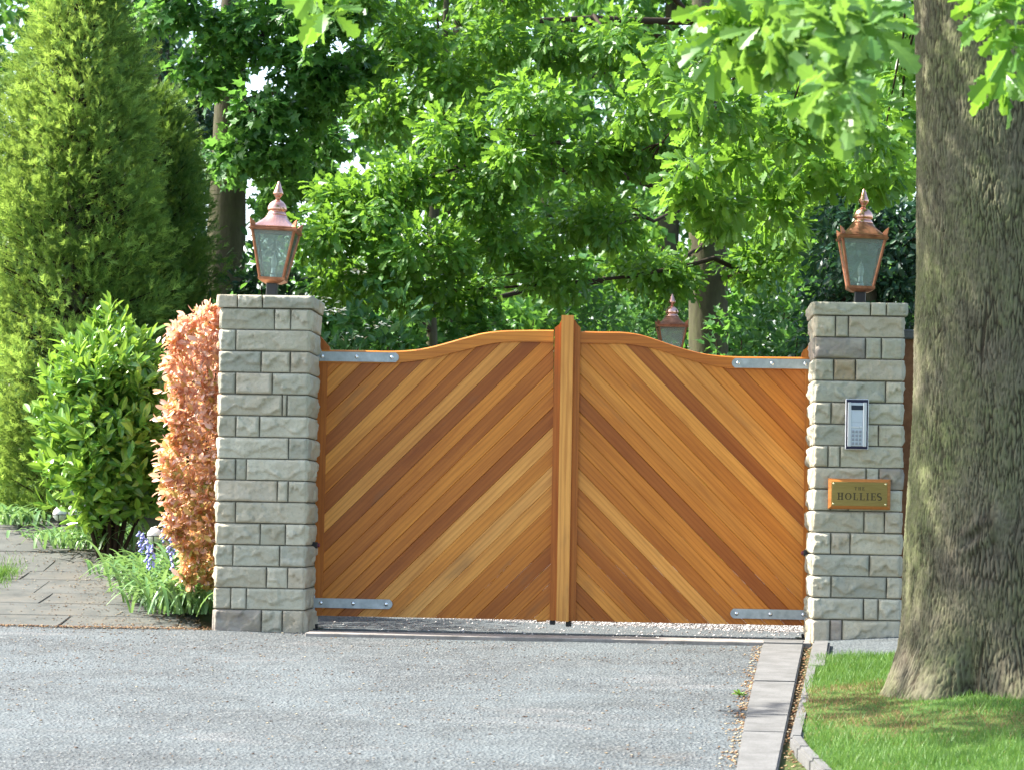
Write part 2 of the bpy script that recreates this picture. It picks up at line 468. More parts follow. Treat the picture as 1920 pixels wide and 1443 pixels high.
    # --- bark
    def bark(name, a_, b_, moss, mossfac, sc=1.0):
        m, nt, out = mat(name)
        oc = objcoord(nt)
        n = noise(nt, mapping(nt, oc, (1, 1, 0.3)), 22 * sc, 5, 0.65)
        c = ramp(nt, n, [(0.3, a_), (0.7, b_)]).outputs[0]
        n2 = noise(nt, oc, 1.6 * sc, 4, 0.6)
        n4 = noise(nt, oc, 30 * sc, 4, 0.6)
        mf = N(nt, "ShaderNodeMath", operation='MULTIPLY')
        L(nt, ramp(nt, n2, [(0.36, (0, 0, 0)), (0.60, (mossfac,) * 3)]).outputs[0], mf.inputs[0]); L(nt, ramp(nt, n4, [(0.3, (0.35,) * 3), (0.65, (1, 1, 1))]).outputs[0], mf.inputs[1])
        c = mix(nt, c, moss, mf.outputs[0])
        a = N(nt, "ShaderNodeAttribute"); a.attribute_name = "tint"   # depth of the bark furrow: colour darkens towards its bottom
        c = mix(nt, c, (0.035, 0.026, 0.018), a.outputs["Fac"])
        principled(nt, out, c, 0.95, 0.1, 0, bump(nt, n, 0.6, 0.015))
        return m
    M['oak_bark'] = bark("oak_bark", (0.074, 0.064, 0.046), (0.165, 0.146, 0.107), (0.142, 0.160, 0.068), 0.95)
    M['bark'] = bark("tree_bark", (0.05, 0.045, 0.032), (0.13, 0.115, 0.085), (0.11, 0.13, 0.05), 0.6)
    m, nt, out = mat("twig")
    principled(nt, out, (0.045, 0.034, 0.022), 0.9, 0.1); M['twig'] = m
    # --- leaves
    M['oak'] = leaf_mat("oak_leaf", (0.032, 0.105, 0.017), (0.066, 0.178, 0.024), (0.135, 0.275, 0.036), (0.32, 0.58, 0.05), 0.42)
    M['oak_one'] = leaf_mat("oak_leaf_single", (0.045, 0.13, 0.028), (0.085, 0.20, 0.038), (0.15, 0.27, 0.05), (0.32, 0.55, 0.07), 0.40, individual=True)
    M['syc'] = leaf_mat("sycamore_leaf", (0.028, 0.105, 0.026), (0.052, 0.155, 0.034), (0.095, 0.22, 0.045), (0.24, 0.52, 0.07), 0.42)
    M['dark'] = leaf_mat("evergreen_leaf", (0.010, 0.040, 0.018), (0.018, 0.06, 0.026), (0.03, 0.085, 0.035), (0.06, 0.16, 0.04), 0.2)
    M['far'] = leaf_mat("far_leaf", (0.025, 0.09, 0.020), (0.05, 0.15, 0.028), (0.105, 0.23, 0.042), (0.24, 0.50, 0.06), 0.38)
    M['shrub'] = leaf_mat("shrub_leaf", (0.024, 0.088, 0.03), (0.046, 0.135, 0.042), (0.09, 0.195, 0.062), (0.18, 0.40, 0.07), 0.34)
    M['conifer'] = leaf_mat("golden_cypress", (0.020, 0.072, 0.022), (0.075, 0.165, 0.034), (0.33, 0.49, 0.10), (0.54, 0.74, 0.12), 0.36, 0.6, 0.2)
    M['conifer2'] = leaf_mat("green_cypress", (0.032, 0.09, 0.025), (0.075, 0.155, 0.035), (0.16, 0.26, 0.05), (0.30, 0.48, 0.06), 0.3, 0.6, 0.2)
    M['laurel'] = leaf_mat("laurel_leaf", (0.03, 0.11, 0.025), (0.10, 0.24, 0.035), (0.27, 0.43, 0.06), (0.42, 0.66, 0.07), 0.28, 0.24, 0.5)
    M['laurel_one'] = leaf_mat("laurel_leaf_single", (0.06, 0.18, 0.03), (0.18, 0.34, 0.05), (0.32, 0.48, 0.07), (0.42, 0.66, 0.07), 0.28, 0.24, 0.5, True)
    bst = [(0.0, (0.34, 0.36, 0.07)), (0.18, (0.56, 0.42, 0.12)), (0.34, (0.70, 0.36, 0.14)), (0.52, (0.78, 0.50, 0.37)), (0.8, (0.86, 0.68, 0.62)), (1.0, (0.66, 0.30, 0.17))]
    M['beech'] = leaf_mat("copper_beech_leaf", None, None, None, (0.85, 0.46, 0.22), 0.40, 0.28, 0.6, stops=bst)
    M['beech_one'] = leaf_mat("copper_beech_leaf_single", None, None, None, (0.88, 0.46, 0.24), 0.40, 0.28, 0.6, True, stops=bst)
    M['bluebell'] = leaf_mat("bluebell_leaf", (0.07, 0.17, 0.05), (0.14, 0.28, 0.10), (0.27, 0.40, 0.18), (0.34, 0.55, 0.12), 0.28, 0.35, 0.5)
    M['grass'] = leaf_mat("grass_blade", (0.045, 0.12, 0.02), (0.082, 0.185, 0.032), (0.17, 0.25, 0.06), (0.24, 0.42, 0.06), 0.28, 0.5, 0.3)
    M['dry'] = leaf_mat("dry_grass", (0.16, 0.10, 0.045), (0.24, 0.16, 0.07), (0.32, 0.24, 0.12), (0.35, 0.24, 0.10), 0.2, 0.7, 0.2)
    m, nt, out = mat("bluebell_petal"); principled(nt, out, (0.30, 0.32, 0.66), 0.5, 0.3); M['petal'] = m
    m, nt, out = mat("cream_flower"); principled(nt, out, (0.68, 0.66, 0.46), 0.6, 0.3); M['cream'] = m
    return M
M = make_materials()

# ------------------------------------------------------------------ leaf templates (stem at origin, +y along the leaf, z = face)
def fan_leaf(half, fold=0.18, droop=0.15):
    """half: outline points (x,y) of the right half from base to tip"""
    right = [(x, y) for x, y in half]
    V = []; T = []
    ys = [p[1] for p in right]
    mids = [(0, y) for y in ys]
    def zz(x, y): return fold * abs(x) - droop * y * y
    n = len(right)
    for s in (1, -1):
        o = len(V)
        for x, y in right: V.append((s * x, y, zz(x, y)))
        for x, y in mids: V.append((0, y, zz(0, y)))
        for i in range(n - 1):
            a, b, c, d = o + i, o + i + 1, o + n + i + 1, o + n + i
            if right[i][0] > 1e-6:
                T.append((a, b, d) if s > 0 else (a, d, b))
            if right[i + 1][0] > 1e-6:
                T.append((b, c, d) if s > 0 else (b, d, c))
    return np.array(V, float), np.array(T, np.int32)
OAK_HALF = [(0.012, 0), (0.10, 0.16), (0.17, 0.26), (0.10, 0.34), (0.25, 0.48), (0.15, 0.56), (0.30, 0.74), (0.18, 0.80), (0.20, 0.93), (0.0, 1.0)]
SYC_HALF = [(0.02, 0.0), (0.30, -0.10), (0.44, 0.14), (0.30, 0.26), (0.58, 0.56), (0.24, 0.56), (0.14, 0.66), (0.0, 1.0)]
OVAL_HALF = [(0.01, 0), (0.17, 0.22), (0.24, 0.5), (0.16, 0.8), (0.0, 1.0)]
LONG_HALF = [(0.01, 0), (0.12, 0.25), (0.17, 0.55), (0.11, 0.82), (0.0, 1.0)]
OAK_T = fan_leaf(OAK_HALF, 0.25, 0.18)
SYC_T = fan_leaf(SYC_HALF, 0.2, 0.22)
OVAL_T = fan_leaf(OVAL_HALF, 0.3, 0.12)
LONG_T = fan_leaf(LONG_HALF, 0.35, 0.10)
FAR_T = fan_leaf([(0.02, 0), (0.42, 0.12), (0.24, 0.42), (0.0, 1.0)], 0.2, 0.2)
OAKM_T = fan_leaf([(0.012, 0), (0.17, 0.25), (0.10, 0.36), (0.28, 0.55), (0.17, 0.66), (0.26, 0.86), (0.0, 1.0)], 0.25, 0.18)
FAR2_T = fan_leaf([(0.02, 0), (0.36, 0.35), (0.0, 1.0)], 0.2, 0.2)
SMALL_T = fan_leaf([(0.01, 0), (0.26, 0.45), (0.0, 1.0)], 0.3, 0.1)
# conifer spray: a small flattened fan of pointed scale blades
def spray():
    V = []; T = []
    def blade(bx, by, ang, ln, w):
        dx, dy = math.sin(ang), math.cos(ang)
        o = len(V)
        z0 = random.uniform(-0.06, 0.06)
        V.extend([(bx - dy * w, by + dx * w, z0), (bx + dy * w, by - dx * w, z0), (bx + dx * ln, by + dy * ln, z0 + random.uniform(-0.1, 0.1))])
        T.append((o, o + 1, o + 2))
    blade(0, 0, 0, 1.0, 0.05)
    for i in range(3):
        y = 0.18 + 0.24 * i
        for s in (1, -1):
            blade(0, y, s * R(random.uniform(28, 48)), 0.52 - 0.09 * i, 0.05)
    return np.array(V, float), np.array(T, np.int32)
SPRAY_T = spray()

def unit(a): return a / (np.linalg.norm(a, axis=-1, keepdims=True) + 1e-9)
def leaf_frames(d, n):
    """d leaf direction, n wished normal -> (K,3,3) columns x,y,z"""
    y = unit(d); x = unit(np.cross(y, n)); z = np.cross(x, y)
    return np.stack([x, y, z], axis=2)
def leaves_mesh(name, tmpl, pos, frames, size, tint):
    TV, TT = tmpl
    V = pos[:, None, :] + size[:, None, None] * np.einsum('kij,vj->kvi', frames, TV)
    k, nv = len(pos), len(TV)
    T = (TT[None, :, :] + (np.arange(k) * nv)[:, None, None]).reshape(-1, 3)
    return mesh_np(name, V.reshape(-1, 3), tris=T, tint=np.repeat(tint, nv))

_leafmesh = {}
def single_leaves(tmpl, key, mater, parent, pos, frames, size, name="leaf"):
    if key not in _leafmesh:
        me = mesh_np(name, tmpl[0], tris=tmpl[1]); me.materials.append(mater); _leafmesh[key] = me
    me = _leafmesh[key]
    pm = parent_world(parent)
    for p, f, s in zip(pos, frames, size):
        o = bpy.data.objects.new(name, me)
        COL.objects.link(o)
        o.parent = parent
        m4 = Matrix(((f[0][0] * s, f[0][1] * s, f[0][2] * s, p[0]), (f[1][0] * s, f[1][1] * s, f[1][2] * s, p[1]), (f[2][0] * s, f[2][1] * s, f[2][2] * s, p[2]), (0, 0, 0, 1)))
        o.matrix_basis = pm.inverted() @ m4
def parent_world(o):
    m = o.matrix_basis.copy()
    while o.parent is not None:
        o = o.parent; m = o.matrix_basis @ m
    return m

# ================================================================== GROUND
def sheet(name, x0, x1, y0, y1, nx, ny, mater, dz=0.0, clip=None, rough=0.0, xs=None, ys=None, label=None):
    xs = np.linspace(x0, x1, nx) if xs is None else xs
    ys = np.linspace(y0, y1, ny) if ys is None else ys
    X, Y = np.meshgrid(xs, ys)
    Z = gz(X, Y) + dz
    if rough: Z = Z + rough * noise3(np.stack([X.ravel() * 2, Y.ravel() * 2, 0 * X.ravel()], 1), 3).reshape(X.shape)
    V = np.stack([X, Y, Z], 2).reshape(-1, 3)
    nx, ny = len(xs), len(ys)
    i = np.arange(ny - 1)[:, None] * nx + np.arange(nx - 1)[None, :]
    Q = np.stack([i, i + 1, i + nx + 1, i + nx], 2).reshape(-1, 4)
    if clip is not None:
        c = V[Q].mean(axis=1)
        Q = Q[clip(c[:, 0], c[:, 1])]
    me = mesh_np(name, V, quads=Q, smooth=True)
    o = obj(name, me, mater)
    o["kind"] = "structure"
    if label: o["label"] = label
    return o

gx = np.concatenate([np.linspace(-300, -12, 14), np.linspace(-10, 10, 81), np.linspace(12, 300, 14)])
gy = np.concatenate([np.linspace(-60, -21, 8), np.linspace(-20, 12, 129), np.linspace(14, 400, 20)])
sheet("ground", 0, 0, 0, 0, 0, 0, M['soil'], -0.012, xs=gx, ys=gy)

# kerb line (plan view) from the photograph
K_IN = [ground_at(*p) for p in ((1431, 1206), (1408, 1300), (1389, 1392), (1376, 1475))]      # left edge of channel slab
K_OUT = [ground_at(*p) for p in ((1508, 1206), (1489, 1300), (1470, 1390), (1452, 1475))]     # right edge of channel slab
def kerb_x(y, side):
    P = K_IN if side == 'in' else K_OUT
    ys = [p.y for p in P][::-1]; xs = [p.x for p in P][::-1]
    return np.interp(y, ys, xs)
sheet("driveway", -14, 2.2, -20, 0.02, 217, 160, M['tarmac'], 0.0,
      clip=lambda x, y: (x < kerb_x(y, 'in') + 0.03), rough=0.006, label="worn grey tarmac driveway in front of the gate")
sheet("gate_shade_apron", -1.75, 1.85, 0.02, 3.4, 40, 60, M['tarmac'], 0.004, clip=lambda x, y: y < 2.25 - 0.5 * x, label="tarmac apron under the gate, a dark sheet shaped like the shadow there")  # dark slanted sheet over the gravel imitates the shadow under the gate
sheet("gravel_drive", -1.75, 1.85, 0.02, 14, 40, 120, M['gravel'], 0.0, label="pale gravel drive behind the gate")
# strip of tarmac footing in front of the right pillar
sheet("pavement_strip", float(K_OUT[0].x) + 0.06, 5.0, -1.42, 0.05, 60, 20, M['tarmac'], 0.012)
# lawn by the oak
EDGE = [ground_at(*p) for p in ((1528, 1214), (1518, 1262), (1506, 1320), (1492, 1375), (1486, 1398), (1500, 1418), (1524, 1442), (1545, 1465))]
def edge_x(y):
    ys = [p.y for p in EDGE][::-1]; xs = [p.x for p in EDGE][::-1]
    return np.interp(y, ys, xs)
def lawn_z(x, y):
    return gz(x, y) + 0.03 + 0.10 * np.exp(-(((np.asarray(x) - 2.35) ** 2 + (np.asarray(y) + 3.9) ** 2) / 0.8))
def lawn():
    xs = np.linspace(1.2, 9, 157); ys = np.linspace(-16, -1.36, 240)
    X, Y = np.meshgrid(xs, ys); Z = lawn_z(X, Y)
    V = np.stack([X, Y, Z], 2).reshape(-1, 3); nx = len(xs)
    i = np.arange(len(ys) - 1)[:, None] * nx + np.arange(nx - 1)[None, :]
    Q = np.stack([i, i + 1, i + nx + 1, i + nx], 2).reshape(-1, 4)
    c = V[Q].mean(axis=1)
    Q = Q[(c[:, 0] > edge_x(c[:, 1]) + 0.03)]
    o = obj("lawn", mesh_np("lawn", V, quads=Q, smooth=True), M['turf']); o["kind"] = "structure"
lawn()
# threshold strip under the gate
thr = bm_obj("threshold", box_bm(-1.50, 1.545, -0.32, 0.06, -0.08, 0.010, 0.004), M['sill'])
tag(thr, "narrow pale concrete threshold strip on the ground between the two pillars", "threshold")

def blades(name, xy, zf, h0, h1, w, mater, lean=0.5, parent=None, segs=1):
    k = len(xy)
    z = zf(xy[:, 0], xy[:, 1])
    base = np.stack([xy[:, 0], xy[:, 1], z - 0.004], 1)
    a = RNG.uniform(0, 2 * math.pi, k); h = RNG.uniform(h0, h1, k) * (1 + 0.45 * noise3(np.stack([xy[:, 0] * 7, xy[:, 1] * 5, 0 * xy[:, 0]], 1), 3))
    side = np.stack([np.cos(a), np.sin(a), 0 * a], 1) * w
    b = RNG.uniform(0, 2 * math.pi, k); ln = RNG.uniform(0.1, lean, k) * h
    tip = base + np.stack([np.cos(b) * ln, np.sin(b) * ln, h], 1)
    V = np.stack([base - side, base + side, tip], 1).reshape(-1, 3)
    T = np.arange(3 * k).reshape(-1, 3)
    tint = np.repeat(np.clip(RNG.normal(0.5, 0.2, k) + 0.22 * noise3(np.stack([xy[:, 0] * 4, xy[:, 1] * 3, 0 * xy[:, 0]], 1), 9), 0, 1), 3)
    o = obj(name, mesh_np(name, V, tris=T, tint=tint), mater, parent)
    return o

def lawn_grass():
    n = 110000
    y = RNG.uniform(-8.2, -1.34, n); x = RNG.uniform(1.25, 3.2, n)
    keep = x > edge_x(y) + 0.035 - 0.045 * RNG.random(n) ** 2
    p = np.stack([x, y], 1)[keep]
    nz = noise3(np.stack([p[:, 0] * 2.2, p[:, 1] * 1.6, 0 * p[:, 0]], 1), 5)
    d = np.hypot(p[:, 0] - 2.3, (p[:, 1] + 4.25) * 0.8)
    bare = np.exp(-((d - 0.80) / 0.34) ** 2) * (0.85 + 0.6 * nz) + 0.08 * np.clip(noise3(np.stack([p[:, 0] * 6, p[:, 1] * 3, 0 * p[:, 0]], 1), 8) - 0.35, 0, 1)
    thin = RNG.random(len(p)) > np.clip(bare * 1.25, 0, 0.93)
    g = blades("grass", p[thin], lawn_z, 0.018, 0.05, 0.0022, M['grass'], 0.9)
    tag(g, "short bright green grass covering the bank round the oak", "grass", kind="stuff")
    q = p[(RNG.random(len(p)) < np.clip(bare * 0.8, 0.02, 0.8))]
    g2 = blades("dry_grass", q, lawn_z, 0.008, 0.028, 0.0022, M['dry'], 1.6)
    tag(g2, "brown dry grass and moss patch at the foot of the oak", "grass", kind="stuff")
lawn_grass()

def scatter_bits(name, xy, zf, s0, s1, mater, label, cat, flat=0.6, bright=None):
    k = len(xy)
    oct_ = np.array([(1, 0, 0), (-1, 0, 0), (0, 1, 0), (0, -1, 0), (0, 0, 1), (0, 0, -1)], float)
    F = np.array([(0, 2, 4), (2, 1, 4), (1, 3, 4), (3, 0, 4), (2, 0, 5), (1, 2, 5), (3, 1, 5), (0, 3, 5)], np.int32)
    s = RNG.uniform(s0, s1, k)
    sc = np.stack([s, s * RNG.uniform(0.5, 1, k), s * flat * RNG.uniform(0.6, 1, k)], 1)
    a = RNG.uniform(0, 6.28, k)
    v = oct_[None] * sc[:, None, :]
    vx = v[..., 0] * np.cos(a)[:, None] - v[..., 1] * np.sin(a)[:, None]
    vy = v[..., 0] * np.sin(a)[:, None] + v[..., 1] * np.cos(a)[:, None]
    z = zf(xy[:, 0], xy[:, 1]) + sc[:, 2] * 0.7
    V = np.stack([vx + xy[:, 0:1], vy + xy[:, 1:2], v[..., 2] + z[:, None]], 2).reshape(-1, 3)
    T = (F[None] + (np.arange(k) * 6)[:, None, None]).reshape(-1, 3)
    tint = RNG.random(k) ** 1.3 if bright is None else bright
    o = obj(name, mesh_np(name, V, tris=T, tint=np.repeat(tint, 6)), mater)
    return tag(o, label, cat, kind="stuff")

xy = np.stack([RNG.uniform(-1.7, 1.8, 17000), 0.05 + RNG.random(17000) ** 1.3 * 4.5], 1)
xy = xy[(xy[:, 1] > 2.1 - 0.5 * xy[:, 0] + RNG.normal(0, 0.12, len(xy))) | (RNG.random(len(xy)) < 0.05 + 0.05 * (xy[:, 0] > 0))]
scatter_bits("gravel", xy, gz, 0.004, 0.013, M['pebble'], "loose pale gravel lying on the drive behind the gate", "gravel", 0.7)
n = 2600
xy = np.stack([RNG.uniform(-3.6, 1.6, n), -RNG.random(n) ** 1.5 * 6.4], 1)
xy = xy[xy[:, 0] < kerb_x(xy[:, 1], 'in')]
scatter_bits("leaf_litter", xy, gz, 0.003, 0.012, M['litter'], "brown bud scales and twigs scattered over the driveway", "litter", 0.25)
n = 480
yy = RNG.uniform(-6.2, 0, n)
xy = np.concatenate([np.stack([kerb_x(yy, 'in') - np.abs(RNG.normal(0, 0.035, n)), yy], 1), np.stack([(kerb_x(yy, 'out') + edge_x(np.minimum(yy, -.2))) / 2 + RNG.normal(0, 0.02, n), yy], 1)])
scatter_bits("kerb_litter", xy, gz, 0.004, 0.013, M['litter'], "orange brown litter gathered along both sides of the kerb slabs", "litter", 0.4, bright=np.clip(RNG.normal(0.6, 0.2, len(xy)), 0, 1))

n = 16000
xy = np.stack([RNG.uniform(-4.2, 1.6, n), -0.02 - RNG.random(n) ** 1.25 * 7.0], 1)
xy = xy[xy[:, 0] < kerb_x(xy[:, 1], 'in')]
scatter_bits("loose_chippings", xy, gz, 0.002, 0.0062, M['pebble'], "loose grit and chippings lying on the worn driveway", "grit", 0.55, bright=RNG.random(len(xy)) ** 1.2 * 0.65)
# kerb slabs and edging stones
def kerb():
    root = thing("kerb", "pale concrete channel of flat slabs running from right pillar towards the viewer", "kerb", (0, 0, 0))
    ys = [-0.105, -0.36, -1.35, -2.75, -4.35, -5.05, -6.6]
    for i, (a, b) in enumerate(zip(ys, ys[1:])):
        a -= 0.006; b += 0.006
        bm = bmesh.new()
        vs = []
        for (yy, sx) in ((a, 'in'), (a, 'out'), (b, 'out'), (b, 'in')):
            x = float(kerb_x(yy, sx)); vs.append((x, yy))
        h = 0.018 + 0.006 * random.random()
        top = [bm.verts.new((x, yy, gzf(x, yy) + h)) for x, yy in vs]
        bot = [bm.verts.new((x, yy, gzf(x, yy) - 0.1)) for x, yy in vs]
        bm.faces.new(top); bm.faces.new(bot[::-1])
        for k in range(4): bm.faces.new((top[k], bot[k], bot[(k + 1) % 4], top[(k + 1) % 4]))
        bmesh.ops.bevel(bm, geom=[e for e in bm.edges if all(v in top for v in e.verts)] if False else list(bm.edges), offset=0.006, segments=2, affect='EDGES')
        bm_obj("slab", bm, M['concrete'], root)
    root2 = thing("edging", "narrow concrete edging kerb curving along the grass beside the channel slabs", "edging", (0, 0, 0))
    P = [np.array((p.x, p.y)) for p in EDGE]
    P[0] = P[0] + np.array((0, 0.0))
    seq = [(0, 1), (1, 2), (2, 4), (4, 5), (5, 6), (6, 7)]
    for a, b in seq:
        p, q = P[a], P[b]
        d = (q - p) / np.linalg.norm(q - p); nrm = np.array((-d[1], d[0]))
        if nrm[0] < 0: nrm = -nrm
        p = p + d * 0.004; q = q - d * 0.004
        w = 0.045 if a else 0.09
        c = [p - nrm * 0.012, q - nrm * 0.012, q + nrm * w, p + nrm * w]
        bm = bmesh.new()
        top = [bm.verts.new((x, y, gzf(x, y) + 0.045)) for x, y in c]
        bot = [bm.verts.new((x, y, gzf(x, y) - 0.1)) for x, y in c]
        bm.faces.new(top); bm.faces.new(bot[::-1])
        for k in range(4): bm.faces.new((top[k], bot[k], bot[(k + 1) % 4], top[(k + 1) % 4]))
        bmesh.ops.bevel(bm, geom=list(bm.edges), offset=0.012, segments=2, affect='EDGES')
        bm_obj("edging_stone", bm, M['concrete'], root2)
kerb()

# ================================================================== STONE PILLARS
DEP = 0.58
def rock_face(a, b, rng, amp=1.0, step=0.0135):
    """height field over an a x b face; returns us, vs, H"""
    nu = max(3, int(a / step)); nv = max(4, int(b / step))
    nu = min(nu, 48)
    m_ = 0.0035
    u = np.concatenate([[0], np.linspace(m_, a - m_, nu + 1), [a]]); v = np.concatenate([[0], np.linspace(m_, b - m_, nv + 1), [b]])
    U, V = np.meshgrid(u, v)
    e = np.minimum(np.minimum(U, a - U), np.minimum(V, b - V))
    K = max(4, int(a / 0.045) + rng.integers(1, 4))
    K = min(K, 9)
    fc = np.stack([rng.uniform(0, a, K), rng.uniform(0, b, K)], 1)
    wu = U + 0.012 * np.sin(V * 90 + rng.uniform(0, 6)); wv = V + 0.010 * np.sin(U * 70 + rng.uniform(0, 6))
    d = np.stack([np.hypot((wu - c[0]) * 0.8, (wv - c[1]) * 1.3) for c in fc], 0)
    near = d.argmin(0)
    h0 = rng.uniform(0.012, 0.030, K); g1 = rng.uniform(-0.22, 0.22, K); g2 = rng.uniform(-0.30, 0.30, K)
    H = h0[near] + g1[near] * (U - fc[near, 0]) + g2[near] * (V - fc[near, 1])
    lvl = rng.uniform(0.6, 1.25)
    H = np.clip(H * lvl * 0.72, 0.004, 0.022)
    vb = b * (rng.uniform(0.25, 0.55) + 0.16 * np.sin(U / a * rng.uniform(4, 9) + rng.uniform(0, 6)) + 0.08 * np.sin(U / a * rng.uniform(11, 22) + rng.uniform(0, 6)))
    if rng.random() < 0.75 and a > 0.09:
        H = np.where(V < vb, H * 0.30 + 0.001, H + 0.005)
    P = np.stack([U.ravel() * 55, V.ravel() * 55, 0 * U.ravel()], 1)
    H = H + 0.0022 * noise3(P, rng.uniform(0, 9)).reshape(U.shape) + 0.0012 * rng.normal(size=U.shape)
    H = np.minimum(H * amp, 0.004 * np.minimum(e / m_, 1) + e * rng.uniform(1.0, 2.6))
    H = np.maximum(H, np.minimum(e * 0.6, 0.002))
    H[0, :] = H[-1, :] = 0; H[:, 0] = H[:, -1] = 0
    return U, V, H
def stone_mesh(x0, x1, y0, y1, z0, z1, faces, rng, amp=1.0, inner='R'):
    V = []; Q = []
    def add(P):
        o = sum(len(v) for v in V)
        ny, nx = P.shape[:2]
        V.append(P.reshape(-1, 3))
        i = o + np.arange(ny - 1)[:, None] * nx + np.arange(nx - 1)[None, :]
        Q.append(np.stack([i, i + 1, i + nx + 1, i + nx], 2).reshape(-1, 4))
    dx, dy, dz = x1 - x0, y1 - y0, z1 - z0
    for f, (a, b) in {'F': (dx, dz), 'B': (dx, dz), 'L': (dy, dz), 'R': (dy, dz), 'T': (dx, dy), 'D': (dx, dy)}.items():
        if f in faces and f in 'FBLR':
            U, W, H = rock_face(a, b, rng, amp, 0.0088 if f == 'F' else 0.014 if f == inner else 0.045)
        else:
            U, W = np.meshgrid([0, a], [0, b]); H = 0 * U
        if f == 'F': P = np.stack([x0 + U, y0 - H, z0 + W], 2)
        elif f == 'B': P = np.stack([x1 - U, y1 + H, z0 + W], 2)
        elif f == 'L': P = np.stack([x0 - H, y1 - U, z0 + W], 2)
        elif f == 'R': P = np.stack([x1 + H, y0 + U, z0 + W], 2)
        elif f == 'T': P = np.stack([x0 + U, y0 + W, z1 + 0 * U], 2)
        else: P = np.stack([x0 + U, y1 - W, z0 + 0 * U], 2)
        add(P)
    return np.concatenate(V), np.concatenate(Q)
STONE_COLS = [(0.43, 0.395, 0.295), (0.395, 0.38, 0.29), (0.47, 0.425, 0.315), (0.365, 0.355, 0.28), (0.45, 0.395, 0.295), (0.415, 0.40, 0.31), (0.48, 0.45, 0.345)]
ODD = [(0.27, 0.235, 0.20), (0.40, 0.31, 0.20), (0.32, 0.265, 0.22)]
def pillar(label, xl, w, z0, courses, crs, cap, seed):
    rng = np.random.default_rng(seed)
    root = thing("gate_pillar", label, "pillar", (xl, 0, z0), group="stone gate pillars")
    core = bm_obj("mortar", box_bm(0.010, w - 0.010, 0.010, DEP - 0.010, -0.2, crs * len(courses) + 0.05), M['mortar'], root)
    J = 0.0032
    def put(x0, x1, y0, y1, za, zb, faces, odd=False, amp=1.0):
        V, Qd = stone_mesh(x0, x1, y0, y1, za, zb, faces, rng, amp, 'R' if xl < 0 else 'L')
        c = STONE_COLS[rng.integers(len(STONE_COLS))] if not odd else ODD[rng.integers(len(ODD))]
        f = rng.uniform(0.92, 1.08)
        ctr = V.mean(axis=0)
        me = mesh_np("stone", V - ctr, quads=Qd)
        obj("stone", me, M['stone'], root, loc=tuple(ctr), color=(c[0] * f, c[1] * f, c[2] * f, 1))
    n = len(courses)
    for i, spl in enumerate(courses):
        zt = crs * (n - i); zb = zt - crs
        za, zc = zb + J, zt - J
        if i == n - 1: za = -0.12
        j = rng.normal(0, 0.003)
        xs = [0.0] + [s * w for s in spl] + [w]
        d_l = rng.choice([0.17, 0.30, DEP]) ; d_r = rng.choice([0.16, 0.33, 0.40, DEP])
        for k in range(len(xs) - 1):
            a, b = xs[k], xs[k + 1]
            f = 'F'; dep = 0.16
            if k == 0: f += 'L'; dep = d_l
            if k == len(xs) - 2: f += 'R'; dep = d_r
            if dep == DEP: f += 'B'
            pr = rng.uniform(-0.004, 0.004)
            odd = rng.random() < 0.09
            put(a + (J if k else 0), b - (J if k < len(xs) - 2 else 0), pr, dep - J, za, zc, f, odd)
        # back row and the rest of the sides
        xb = [0.0, w * rng.uniform(0.3, 0.45), w * rng.uniform(0.6, 0.7), w]
        for k in range(3):
            f = 'B'; y0 = 0.36
            if k == 0:
                f += 'L'; y0 = d_l
                if d_l == DEP: continue
            if k == 2:
                f += 'R'; y0 = d_r
                if d_r == DEP: continue
            put(xb[k] + (J if k else 0), xb[k + 1] - (J if k < 2 else 0), y0 + J, DEP, za, zc, f)
    # cap stones
    zb = crs * n + 0.003; zt = zb + 0.078; o = 0.016
    xs = [-o] + [-o + s * (w + 2 * o) for s in cap] + [w + o]
    for k in range(len(xs) - 1):
        f = 'F' + ('L' if k == 0 else '') + ('R' if k == len(xs) - 2 else '')
        put(xs[k] + (J if k else 0), xs[k + 1] - (J if k < len(xs) - 2 else 0), -o, 0.29, zb, zt, f, amp=0.8)
        f = f.replace('F', 'B')
        put(xs[k] + (J if k else 0), xs[k + 1] - (J if k < len(xs) - 2 else 0), 0.29 + 2 * J, DEP + o, zb, zt, f, amp=0.8)
    return root
def norm(rows): return [[(s - r[0]) / (r[-1] - r[0]) for s in r[1:-1]] for r in rows]
LEFT_ROWS = norm([[100, 410, 503, 612], [97, 186, 613], [92, 333, 504, 611], [90, 184, 398, 607], [86, 455, 481, 602], [90, 198, 346, 645], [90, 528, 642], [86, 198, 266, 640], [85, 462, 529, 640],
                  [80, 199, 640], [80, 356, 513, 635], [72, 180, 471, 626], [70, 387, 518, 620], [70, 171, 267, 625], [75, 361, 489, 615]])
RIGHT_ROWS = norm([[153, 267, 341, 655], [153, 441, 531, 655], [150, 258, 383, 655], [150, 554, 650], [145, 241, 360, 650], [147, 380, 515, 650], [140, 221, 289, 640], [140, 438, 512, 640], [140, 236, 336, 630],
                   [138, 424, 538, 630], [134, 236, 345, 630], [130, 451, 626], [130, 237, 549, 626], [126, 421, 504, 628], [118, 227, 297, 635]])
XL, WL, XR, WR, CRS = -1.55, 0.55, 1.563, 0.535, 0.1324
pillar("square stone pillar left of the gate, beside the copper leaved hedge", XL - WL, WL, 0.0, LEFT_ROWS, CRS, [0.203, 0.47], 3)
pillar("square stone pillar right of the gate carrying the intercom and brass plate", XR, WR, 0.009, RIGHT_ROWS, CRS, [0.615, 0.785], 5)
CAPZ = CRS * 15 + 0.081

